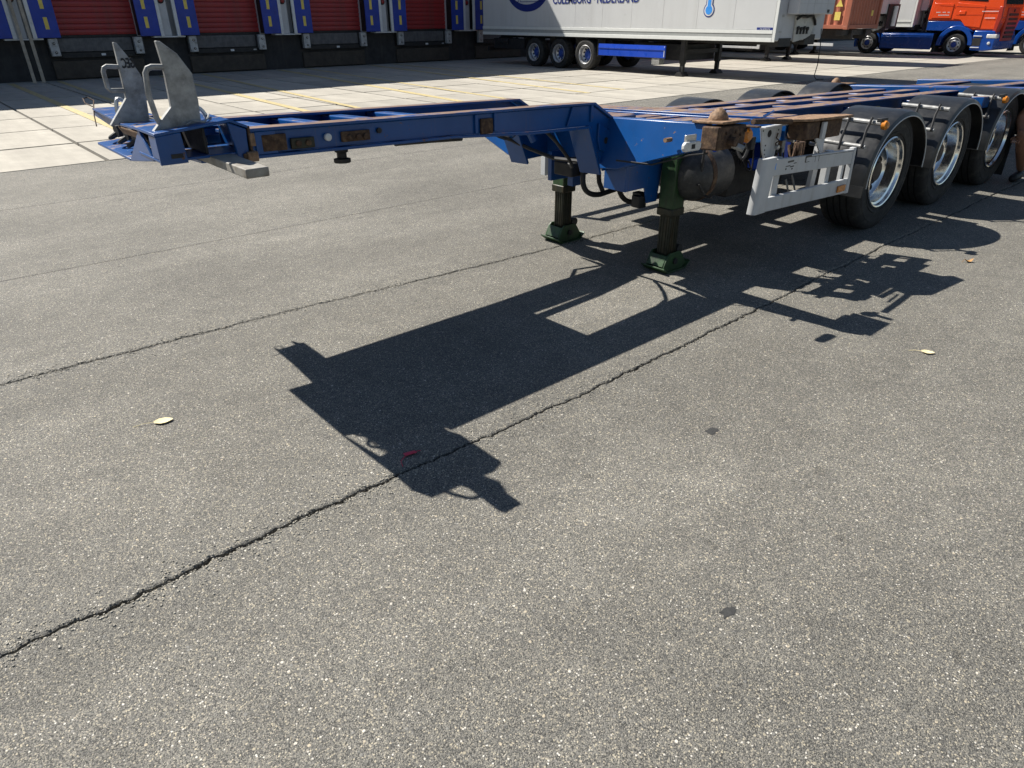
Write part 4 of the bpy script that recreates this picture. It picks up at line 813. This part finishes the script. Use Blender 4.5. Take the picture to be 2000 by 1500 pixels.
ra('logo_swoosh', crescent(21.27, 2.60, 0.98, 0.66, 0.90, 0.62, -0.06, 0.04, -0.2 * math.pi, 0.9 * math.pi * -1 + 2 * math.pi, 18.893), 'orange_print', rb, smooth=0)
fr = MB()
for (y0, y1) in ((21.62, 21.92), (20.35, 21.55)):
    fr.box(18.892, 18.898, y0, y1, 2.10, 2.118).box(18.892, 18.898, y0, y0 + 0.02, 2.118, 2.9).box(18.892, 18.898, y1 - 0.02, y1, 2.118, 2.9)
ra('logo_letter_outline', fr, 'navy', rb, smooth=0)
def disc(cy, cz, r, x, n=32): return MB().lathe([(r, 0.0), (r * 0.995, -0.003)], 'x', (x, cy, cz), n)
ra('thermometer_outline', disc(13.33, 1.80, 0.185, 18.897).box(18.890, 18.897, 13.33 - 0.115, 13.33 + 0.115, 1.9, 2.7), 'navy', rb, smooth=0)
ra('thermometer_white', disc(13.33, 1.80, 0.155, 18.892).box(18.886, 18.8925, 13.33 - 0.09, 13.33 + 0.09, 1.88, 2.65), 'white', rb, smooth=0)
ra('thermometer_bulb', disc(13.33, 1.80, 0.115, 18.888).box(18.8825, 18.8885, 13.33 - 0.055, 13.33 + 0.055, 1.85, 2.45), 'sky_print', rb, smooth=0)
ra('degree_mark', MB().box(18.890, 18.897, 13.02, 13.08, 2.10, 2.16), 'navy', rb, smooth=0)
ra('nose_sign', MB().box(19.1, 19.2, 11.108, 11.119, 1.62, 1.68).box(19.05, 19.18, 11.108, 11.119, 1.25, 1.28), 'groove', rb, smooth=0)
tag(MB().tube([(21.0, 10.95, 1.32), (21.03, 10.9, 0.9), (20.98, 10.85, 0.4), (20.9, 10.85, 0.1), (20.95, 10.80, 0.015), (21.2, 10.7, 0.012)], 0.012, 6).build('hanging_cable', M['black']), 'thin black cable hanging from the white trailer nose to the concrete', 'cable')
reefer(33.35, 15.5, 25.5, 'white trailer nose with black recessed frame behind the container', False, wy=(21.5, 22.8, 24.1))
rq, rqb = reefer(37.0, 14.95, 25.5, 'white trailer coupled to the nearer orange-red truck', False, legs=False, wy=(21.5, 22.8, 24.1), z0=1.14)
# ------------------------------------------------------------------ container on its own chassis
cn = empty('shipping_container', (28.85, 19.4, 1.2), 'red-brown corrugated shipping container with yellow warning stickers', 'container')
def corr(a0, a1, pitch=0.28, d=0.04):
    pts = []; a = a0
    while a < a1 - 0.01:
        for q, h in ((0.0, 0), (0.25, 0), (0.5, d), (0.75, d)):
            if a + q * pitch < a1: pts.append((a + q * pitch, h))
        a += pitch
    pts.append((a1, 0)); return pts
CX0, CX1, CY0, CY1, CZ0, CZ1 = 27.62, 30.06, 13.42, 25.6, 1.18, 3.77
s = MB(); pts = corr(CY0 + 0.14, CY1 - 0.14)
vs = [(CX0 + 0.03 + h, a, z) for z in (CZ0 + 0.15, CZ1 - 0.1) for a, h in pts]; n = len(pts)
s.add(vs, [(i, i + 1, n + i + 1, n + i) for i in range(n - 1)])
s.build('side_wall', M['container'], cn, smooth=0)
s = MB(); pts = corr(CX0 + 0.14, CX1 - 0.14, 0.22, 0.04); n = len(pts)
s.add([(a, CY0 + 0.03 + h, z) for z in (CZ0 + 0.15, CZ1 - 0.1) for a, h in pts], [(i, i + 1, n + i + 1, n + i) for i in range(n - 1)])
s.build('front_wall', M['container'], cn, smooth=0)
MB().box(CX0 + 0.09, CX1, CY0 + 0.09, CY1, CZ0 + 0.05, CZ1 - 0.02).build('shell', M['container'], cn, smooth=0)
f = MB()
for xx in (CX0, CX1 - 0.14):
    for yy in (CY0, CY1 - 0.14): f.box(xx, xx + 0.14, yy, yy + 0.14, CZ0 + 0.12, CZ1 - 0.12)
f.box(CX0 + 0.001, CX0 + 0.1, CY0 + 0.14, CY1 - 0.14, CZ0 + 0.02, CZ0 + 0.15).box(CX0 + 0.14, CX1 - 0.14, CY0 + 0.001, CY0 + 0.1, CZ0 + 0.02, CZ0 + 0.15).box(CX0 + 0.001, CX0 + 0.1, CY0 + 0.14, CY1 - 0.14, CZ1 - 0.1, CZ1)
f.build('frame', M['container'], cn, bev=0.008)
for xx in (CX0 - 0.004, CX1 - 0.174):
    for zz in (CZ0, CZ1 - 0.118): MB().box(xx, xx + 0.178, CY0 - 0.004, CY0 + 0.16, zz, zz + 0.118).build('corner_casting', M['container'], cn, bev=0.01)
MB().add([(CX0 + 0.024, 13.75, 1.92), (CX0 + 0.024, 14.02, 1.92), (CX0 + 0.024, 13.88, 2.15), (CX0 + 0.028, 13.75, 1.92), (CX0 + 0.028, 14.02, 1.92), (CX0 + 0.028, 13.88, 2.15)], [(0, 1, 2), (5, 4, 3), (0, 3, 4, 1), (1, 4, 5, 2), (2, 5, 3, 0)]).build('warning_triangle', M['padyellow'], cn, smooth=0)
MB().box(CX0 + 0.022, CX0 + 0.027, 13.78, 14.0, 1.48, 1.75).build('warning_sticker', M['padyellow'], cn, smooth=0)
MB().box(CX0 + 1.72, CX0 + 1.86, CY0 + 0.018, CY0 + 0.026, 1.62, 1.80).build('warning_sticker', M['padyellow'], cn, smooth=0)
cc = empty('container_chassis_trailer', (28.85, 19.4, 0), 'dark chassis trailer carrying the red-brown container, white side guard', 'trailer')
MB().box(28.2, 28.35, 13.5, 25.5, 0.85, 1.178).box(29.35, 29.5, 13.5, 25.5, 0.85, 1.178).box(27.7, 30.0, 13.6, 13.85, 0.98, 1.178).box(27.7, 30, 20, 20.3, 0.98, 1.178).build('frame', M['black'], cc, bev=0.01)
for lx in (28.0, 29.62): reefer_leg(lx, 16.72, 1.0, cc)
for y_ in (21.0, 22.3, 23.6):
    for s in (0, 1): wheel('reefer', cc, (27.82 if s == 0 else 29.86, y_, 0.48), -math.pi / 2 if s == 0 else math.pi / 2)
    MB().cyl((27.9, y_, 0.48), (29.8, y_, 0.48), 0.06, 10).build('axle', M['black'], cc)
MB().box(27.7, 27.73, 17.0, 19.0, 0.45, 0.53).box(27.7, 27.73, 17.0, 19.0, 0.74, 0.82).box(27.69, 27.74, 16.92, 17.04, 0.44, 0.86).build('side_guard', M['alu'], cc, bev=0.004)
MB().box(27.75, 27.78, 13.9, 14.9, 0.62, 0.72).build('number_board', M['alu'], cc, bev=0.004)
MB().box(28.0, 29.7, 17.4, 19.8, 0.35, 0.8).build('tool_box', M['black'], cc, bev=0.02)

# ------------------------------------------------------------------ orange-red tractor units
TX = 36.9
tk = empty('truck', (38.15, 14.4, 0), 'orange-red and blue truck in front of the white trailer, nearer of the two', 'truck', 'orange-red trucks at the right edge')
T = lambda nm, mb, mt, p=tk, bev=0.0, **k: mb.build(nm, M[mt], p, bev=bev, **k)
cab = T('cab', MB().prism([(11.48, 1.04), (11.40, 1.45), (11.42, 1.95), (11.62, 3.0), (11.95, 3.55), (12.4, 3.7), (14.25, 3.7), (14.35, 1.40), (12.95, 1.38), (12.62, 1.12), (12.4, 1.04)], 'x', TX + 0.06, TX + 2.44), 'truckred', bev=0.06)
dr = T('door', MB().prism([(12.15, 1.14), (12.15, 1.98), (13.25, 2.10), (13.3, 1.48), (13.0, 1.45), (12.75, 1.2)], 'x', TX + 0.040, TX + 0.058), 'truckred', cab, bev=0.008)
T('door_crease', MB().prism([(11.6, 1.86), (11.6, 1.875), (13.95, 2.0), (13.95, 1.985)], 'x', TX + 0.034, TX + 0.0395).box(TX + 0.034, TX + 0.039, 12.2, 13.2, 1.62, 1.63), 'truckred2', cab, smooth=0)  # creases drawn as darker red strips, their shade put into the colour
T('side_locker', MB().prism([(13.4, 1.5), (13.4, 2.05), (14.2, 2.09), (14.2, 1.5)], 'x', TX + 0.040, TX + 0.058), 'truckred', cab, bev=0.008)
T('door_handle', MB().box(TX + 0.02, TX + 0.045, 12.85, 13.1, 1.64, 1.78), 'truckred', dr, bev=0.02)
T('side_window', MB().prism([(12.1, 2.12), (12.2, 2.95), (13.2, 2.95), (13.25, 2.20)], 'x', TX + 0.050, TX + 0.058), 'glass', cab, bev=0.0)
T('windscreen', MB().add([(TX + 0.2, 11.415, 2.02), (TX + 2.3, 11.415, 2.02), (TX + 2.3, 11.60, 2.98), (TX + 0.2, 11.60, 2.98), (TX + 0.2, 11.43, 2.02), (TX + 2.3, 11.43, 2.02), (TX + 2.3, 11.62, 2.98), (TX + 0.2, 11.62, 2.98)], [(0, 1, 2, 3), (7, 6, 5, 4), (0, 4, 5, 1), (2, 6, 7, 3), (0, 3, 7, 4), (1, 5, 6, 2)]), 'glass', cab)
sg_ = MB()
for (y0, y1, z0) in ((13.5, 13.62, 1.71), (13.66, 13.82, 1.71), (13.88, 14.1, 1.71), (13.5, 13.98, 1.60), (11.6, 12.25, 1.74), (11.66, 12.1, 1.49)):
    n_ = int((y1 - y0) / 0.045)
    for k in range(n_): sg_.box(TX + 0.036, TX + 0.0395, y0 + k * 0.045, y0 + k * 0.045 + 0.03, z0, z0 + 0.035)
tag(T('small_lettering', sg_, 'white', cab, smooth=0), kind='stuff')
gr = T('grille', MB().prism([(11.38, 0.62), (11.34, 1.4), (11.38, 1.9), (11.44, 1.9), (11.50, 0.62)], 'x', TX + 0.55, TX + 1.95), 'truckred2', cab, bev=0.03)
for k in range(6): T('grille_slot', MB().box(TX + 0.72, TX + 1.78, 11.325, 11.40, 0.74 + 0.17 * k, 0.83 + 0.17 * k), 'black', gr, bev=0.01)
T('badge', MB().lathe([(0.07, 0), (0.06, -0.02), (0.02, -0.024)], 'y', (TX + 1.25, 11.37, 1.78), 14), 'black', gr)
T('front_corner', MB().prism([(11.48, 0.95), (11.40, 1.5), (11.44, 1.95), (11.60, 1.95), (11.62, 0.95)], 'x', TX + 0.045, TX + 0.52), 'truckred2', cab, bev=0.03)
T('bumper', MB().prism([(11.42, 0.30), (11.40, 0.72), (11.5, 1.03), (12.3, 1.03), (12.32, 0.26), (11.8, 0.24)], 'x', TX + 0.02, TX + 2.48), 'truckblue', bev=0.04)
T('headlight', MB().box(TX + 0.005, TX + 0.34, 11.385, 11.78, 0.74, 0.90), 'lampwhite', bev=0.03)
T('fog_lamp', MB().lathe([(0.06, 0), (0.06, -0.02), (0.04, -0.03)], 'x', (TX + 0.02, 11.62, 0.55), 14), 'lampwhite')
T('cab_step', MB().box(TX - 0.005, TX + 0.3, 11.95, 12.28, 0.80, 0.835).box(TX - 0.005, TX + 0.3, 11.95, 12.30, 0.36, 0.395), 'white', bev=0.005)
T('step_recess', MB().box(TX + 0.012, TX + 0.03, 11.95, 12.28, 0.44, 0.74), 'black', smooth=0)
def arch(yc, zc, r0, r1, a0, a1, x0, x1, n=18):
    o = [(yc + r1 * math.cos(a0 + (a1 - a0) * k / n), zc + r1 * math.sin(a0 + (a1 - a0) * k / n)) for k in range(n + 1)]
    i = [(yc + r0 * math.cos(a0 + (a1 - a0) * k / n), zc + r0 * math.sin(a0 + (a1 - a0) * k / n)) for k in range(n + 1)][::-1]
    return MB().prism(o + i, 'x', x0, x1)
T('front_fender', arch(13.0, 0.48, 0.56, 0.74, -0.1, math.pi + 0.05, TX + 0.0, TX + 0.45), 'truckblue', bev=0.02)
T('fender_fill', MB().prism([(12.35, 0.98), (12.66, 1.17), (12.98, 1.375), (14.3, 1.375), (14.3, 1.02), (13.62, 1.0), (13.3, 1.19), (12.8, 1.2), (12.5, 1.02)], 'x', TX + 0.06, TX + 2.4), 'truckblue', bev=0.01)
T('mud_flap', MB().prism([(13.72, 0.15), (13.76, 0.5), (13.80, 0.5), (13.90, 0.14)], 'x', TX + 0.03, TX + 0.45), 'rubber')
T('rear_fender', arch(16.85, 0.47, 0.55, 0.62, -0.35, math.pi, TX + 0.02, TX + 0.55), 'truckblue', bev=0.015)
ssk = T('side_skirt', MB().box(TX + 0.02, TX + 0.06, 13.92, 16.22, 0.24, 0.88), 'truckblue', bev=0.015)
for z0 in (0.40, 0.62, 0.72, 0.80): T('skirt_rib', MB().box(TX + 0.008, TX + 0.02, 13.98, 16.16, z0, z0 + 0.03), 'truckblue', ssk, bev=0.004)
T('skirt_top', MB().box(TX + 0.02, TX + 0.5, 13.92, 16.22, 0.882, 0.90), 'truckblue', ssk)
T('chassis_frame', MB().box(TX + 0.75, TX + 0.87, 12.2, 17.9, 0.70, 0.98).box(TX + 1.63, TX + 1.75, 12.2, 17.9, 0.70, 0.98).box(TX + 0.3, TX + 2.2, 13.9, 16.2, 0.3, 0.85), 'black')
T('fifth_wheel', MB().box(TX + 0.8, TX + 1.7, 16.4, 17.2, 1.0, 1.12), 'black', bev=0.02)
T('cab_back_frame', MB().box(TX + 0.30, TX + 0.42, 14.36, 14.5, 0.95, 2.0).box(TX + 0.3, TX + 2.2, 14.36, 14.6, 0.95, 1.28), 'black')
T('tail_lamp', MB().box(TX + 0.1, TX + 0.4, 17.55, 17.62, 0.62, 0.74).box(TX + 0.1, TX + 0.4, 17.55, 17.62, 0.86, 0.96), 'lampwhite')
T('deck_valve', MB().box(TX + 0.25, TX + 0.55, 17.0, 17.5, 0.98, 1.15).cyl((TX + 0.3, 17.2, 1.15), (TX + 0.3, 17.2, 1.3), 0.06, 10), 'truckblue')
for k in range(3):
    hp = [(TX + 0.5 + 0.05 * math.cos(t * 0.9), 14.6 + 0.02 * k + 0.04 * t * 0.06, 1.9 - 0.03 * t + 0.05 * math.sin(t * 0.9)) for t in range(26)]
    T('spiral_hose', MB().tube([(p[0] + 0.12 * k, p[1], p[2]) for p in hp], 0.012, 5), 'black')
for y_ in (13.0, 16.85):
    for s in (0, 1): wheel('truck', tk, (TX + (0.20 if s == 0 else 2.30), y_, 0.46), -math.pi / 2 if s == 0 else math.pi / 2)
t2 = copy_tree(tk); t2.location = (38.15 + 3.6, 14.4 - 1.95, 0)
t2['label'] = 'orange-red and blue truck cut off by the right edge of the photo'
# recess frame and ram on the far white trailer nose
pf = [o for o in bpy.data.objects if o.name.startswith('refrigerated_trailer') and 'recessed' in o.get('label', '')][0]
MB().box(34.55, 35.62, 15.10, 15.155, 1.10, 2.05).build('recess_frame', M['black'], pf, smooth=0)
MB().cyl((35.1, 15.04, 1.2), (35.1, 15.04, 1.98), 0.10, 14).build('ram', M['white'], pf)

# ------------------------------------------------------------------ crouching person at the right edge
pe = empty('person', (8.95, 2.2, 0), 'person crouching beside the rear wheel, bare knee and dark shoe at the right edge', 'person')
def skin(name, verts, edges_, mat, parent, sub=2):
    off = Vector(rootof(parent).location)
    me = bpy.data.meshes.new(name); me.from_pydata([tuple(Vector(v[:3]) - off) for v in verts], edges_, [])
    o = bpy.data.objects.new(name, me); col.objects.link(o); o.parent = parent
    o.modifiers.new('skin', 'SKIN')
    for i, v in enumerate(verts): me.skin_vertices[0].data[i].radius = (v[3], v[3])
    me.skin_vertices[0].data[0].use_root = True
    sb = o.modifiers.new('sub', 'SUBSURF'); sb.levels = sub; sb.render_levels = sub
    dg = bpy.context.evaluated_depsgraph_get(); m2 = bpy.data.meshes.new_from_object(o.evaluated_get(dg))
    m2.materials.clear(); m2.materials.append(mat); m2.polygons.foreach_set('use_smooth', [True] * len(m2.polygons))
    o.modifiers.clear(); o.data = m2; m2.name = name
    return o
# facing -x, squatting: pelvis, spine, neck, head, arms to the wheel, legs
V = [(9.12, 2.20, 0.38, 0.15), (9.08, 2.20, 0.58, 0.145), (9.02, 2.20, 0.78, 0.16), (8.97, 2.20, 0.92, 0.09), (8.94, 2.20, 1.0, 0.062), (8.90, 2.20, 1.09, 0.095), (8.89, 2.20, 1.17, 0.09),
     (8.99, 2.00, 0.88, 0.065), (8.95, 1.90, 0.66, 0.048), (8.80, 2.02, 0.52, 0.036), (8.99, 2.40, 0.88, 0.065), (8.95, 2.50, 0.66, 0.048), (8.80, 2.40, 0.52, 0.036),
     (9.06, 2.08, 0.40, 0.105), (8.62, 2.06, 0.575, 0.066), (8.80, 2.07, 0.36, 0.060), (9.06, 2.09, 0.10, 0.042), (9.06, 2.32, 0.40, 0.105), (8.68, 2.36, 0.56, 0.066), (8.84, 2.36, 0.35, 0.060), (9.08, 2.36, 0.10, 0.042)]
E_ = [(0, 1), (1, 2), (2, 3), (3, 4), (4, 5), (5, 6), (2, 7), (7, 8), (8, 9), (2, 10), (10, 11), (11, 12), (0, 13), (13, 14), (14, 15), (15, 16), (0, 17), (17, 18), (18, 19), (19, 20)]
body = skin('body', V, E_, M['skin'], pe)
skin('shirt', [(9.12, 2.20, 0.42, 0.165), (9.08, 2.20, 0.60, 0.16), (9.02, 2.20, 0.79, 0.175), (8.975, 2.20, 0.90, 0.11), (8.99, 2.0, 0.88, 0.085), (8.965, 1.93, 0.74, 0.07), (8.99, 2.4, 0.88, 0.085), (8.965, 2.47, 0.74, 0.07)], [(0, 1), (1, 2), (2, 3), (2, 4), (4, 5), (2, 6), (6, 7)], M['shirt'], pe)
skin('shorts', [(9.14, 2.20, 0.38, 0.17), (9.06, 2.08, 0.40, 0.122), (8.75, 2.065, 0.535, 0.092), (9.06, 2.32, 0.40, 0.122), (8.80, 2.355, 0.52, 0.092)], [(0, 1), (1, 2), (0, 3), (3, 4)], M['denim'], pe)
for s, y_ in ((0, 2.09), (1, 2.36)):
    skin('shoe', [(9.10, y_, 0.055, 0.05), (9.0, y_, 0.05, 0.05), (8.88, y_, 0.042, 0.046), (8.82, y_, 0.036, 0.036)], [(0, 1), (1, 2), (2, 3)], M['black'], pe)
skin('hair', [(8.92, 2.20, 1.13, 0.095), (8.915, 2.20, 1.19, 0.092)], [(0, 1)], M['hair'], pe)
fc = MB()
for s in (-1, 1): fc.lathe([(0.012, 0.0), (0.008, -0.008), (0.002, -0.010)], 'x', (8.812, 2.20 + s * 0.035, 1.145), 8)
fc.build('eyes', M['black'], pe)
MB().add([(8.812, 2.19, 1.13), (8.812, 2.21, 1.13), (8.785, 2.20, 1.095), (8.812, 2.185, 1.09), (8.812, 2.215, 1.09)], [(0, 1, 2), (0, 2, 3), (1, 4, 2), (2, 4, 3)]).build('nose', M['skin'], pe)
for s, (hx, hy, hz) in enumerate(((8.80, 2.02, 0.52), (8.80, 2.40, 0.52))):
    skin('hand', [(hx, hy, hz, 0.036), (hx - 0.07, hy, hz - 0.03, 0.04)], [(0, 1)], M['skin'], pe)
    for k in range(4): skin('finger', [(hx - 0.07, hy - 0.03 + 0.02 * k, hz - 0.03, 0.010), (hx - 0.12, hy - 0.033 + 0.022 * k, hz - 0.05, 0.009), (hx - 0.145 - 0.006 * (k in (1, 2)), hy - 0.033 + 0.022 * k, hz - 0.08, 0.008)], [(0, 1), (1, 2)], M['skin'], pe, 1)
    d = -1 if s == 0 else 1
    skin('thumb', [(hx - 0.03, hy + d * 0.02, hz - 0.02, 0.012), (hx - 0.07, hy + d * 0.055, hz - 0.035, 0.010), (hx - 0.10, hy + d * 0.06, hz - 0.055, 0.009)], [(0, 1), (1, 2)], M['skin'], pe, 1)

pe.location.x += 0.68

# ------------------------------------------------------------------ small things on the asphalt
def leaf(x, y, L, W, ang, mat, label, stem=0.05, curl=0.005):
    ca, sa = math.cos(ang), math.sin(ang); n = 10; vs = []; fs = []
    def Q(u, v, z): return (x + u * ca - v * sa, y + u * sa + v * ca, z)
    for k in range(n + 1):
        t = k / n; hw = W / 2 * math.sin(math.pi * min(1, t * 0.98 + 0.01)) ** 0.7 * (1 - 0.25 * t)
        z = 0.004 + curl * (2 * t - 1) ** 2
        for v, dz in ((-1, 0.006), (-0.5, 0.002), (0, 0), (0.5, 0.002), (1, 0.006)): vs.append(Q((t - 0.5) * L, v * hw * (1 + 0.06 * math.sin(k * 2.3 + v)), z + dz * hw / (W / 2)))
    for k in range(n):
        for j in range(4): fs.append((k * 5 + j, k * 5 + j + 1, (k + 1) * 5 + j + 1, (k + 1) * 5 + j))
    m_ = MB().add(vs, fs)
    m_.tube([Q(-L / 2, 0, 0.004 + curl), Q(-L / 2 - stem * 0.5, 0.004, 0.008), Q(-L / 2 - stem, 0, 0.003)], 0.0014, 5)
    return tag(m_.build('fallen_leaf', M[mat]), label, 'leaf', 'dry leaves on the asphalt')
leaf(0.56, 3.21, 0.085, 0.062, R(-18), 'leaf', 'pale yellow leaf with long stem on the asphalt left of the shadow', 0.09)
leaf(4.09, 1.14, 0.07, 0.055, R(-60), 'leaf', 'pale yellow leaf on the asphalt at right below the shadows', 0.06)
leaf(6.04, 1.60, 0.075, 0.04, R(-30), 'leaf2', 'curled brown leaf near the fender shadow at right', 0.02, 0.025)
tg = MB(); tx, ty = 1.295, 2.215
tg.add([(tx - 0.02, ty + 0.015, 0.004), (tx + 0.03, ty + 0.0, 0.006), (tx + 0.025, ty - 0.028, 0.012), (tx - 0.025, ty - 0.015, 0.010), (tx - 0.02, ty + 0.015, 0.002), (tx + 0.03, ty + 0.0, 0.004), (tx + 0.025, ty - 0.028, 0.010), (tx - 0.025, ty - 0.015, 0.008)],
       [(0, 1, 2, 3), (7, 6, 5, 4), (0, 4, 5, 1), (1, 5, 6, 2), (2, 6, 7, 3), (3, 7, 4, 0)])
tg.tube([(tx - 0.02, ty - 0.01, 0.008), (tx - 0.06, ty - 0.03, 0.004), (tx - 0.075, ty - 0.07, 0.004)], 0.0016, 5).tube([(tx + 0.028, ty - 0.012, 0.008), (tx + 0.05, ty - 0.02, 0.006)], 0.0014, 5)
tag(tg.build('seal_tag', M['tagred'], smooth=0), 'small red plastic seal tag lying in the shadow on the seam', 'tag')
def spot(x, y, r, label):
    n = 22; a0 = rnd.uniform(0, 6)
    pts = [(x + r * (1 + 0.25 * math.sin(3 * q + a0) + 0.2 * rnd.uniform(-1, 1)) * math.cos(q), y + 0.75 * r * (1 + 0.25 * math.sin(2 * q + a0) + 0.2 * rnd.uniform(-1, 1)) * math.sin(q)) for q in [2 * math.pi * k / n for k in range(n)]]
    return tag(MB().prism(pts, 'z', 0.0004, 0.0014).build('tar_spot', M['stain'], smooth=0), label, 'stain', 'dark tar spots on the asphalt')
spot(2.46, 1.45, 0.035, 'dark tar spot on the asphalt, upper of two right of the shadow')
spot(1.57, 0.77, 0.027, 'dark tar spot on the asphalt, lower of two near the bottom')
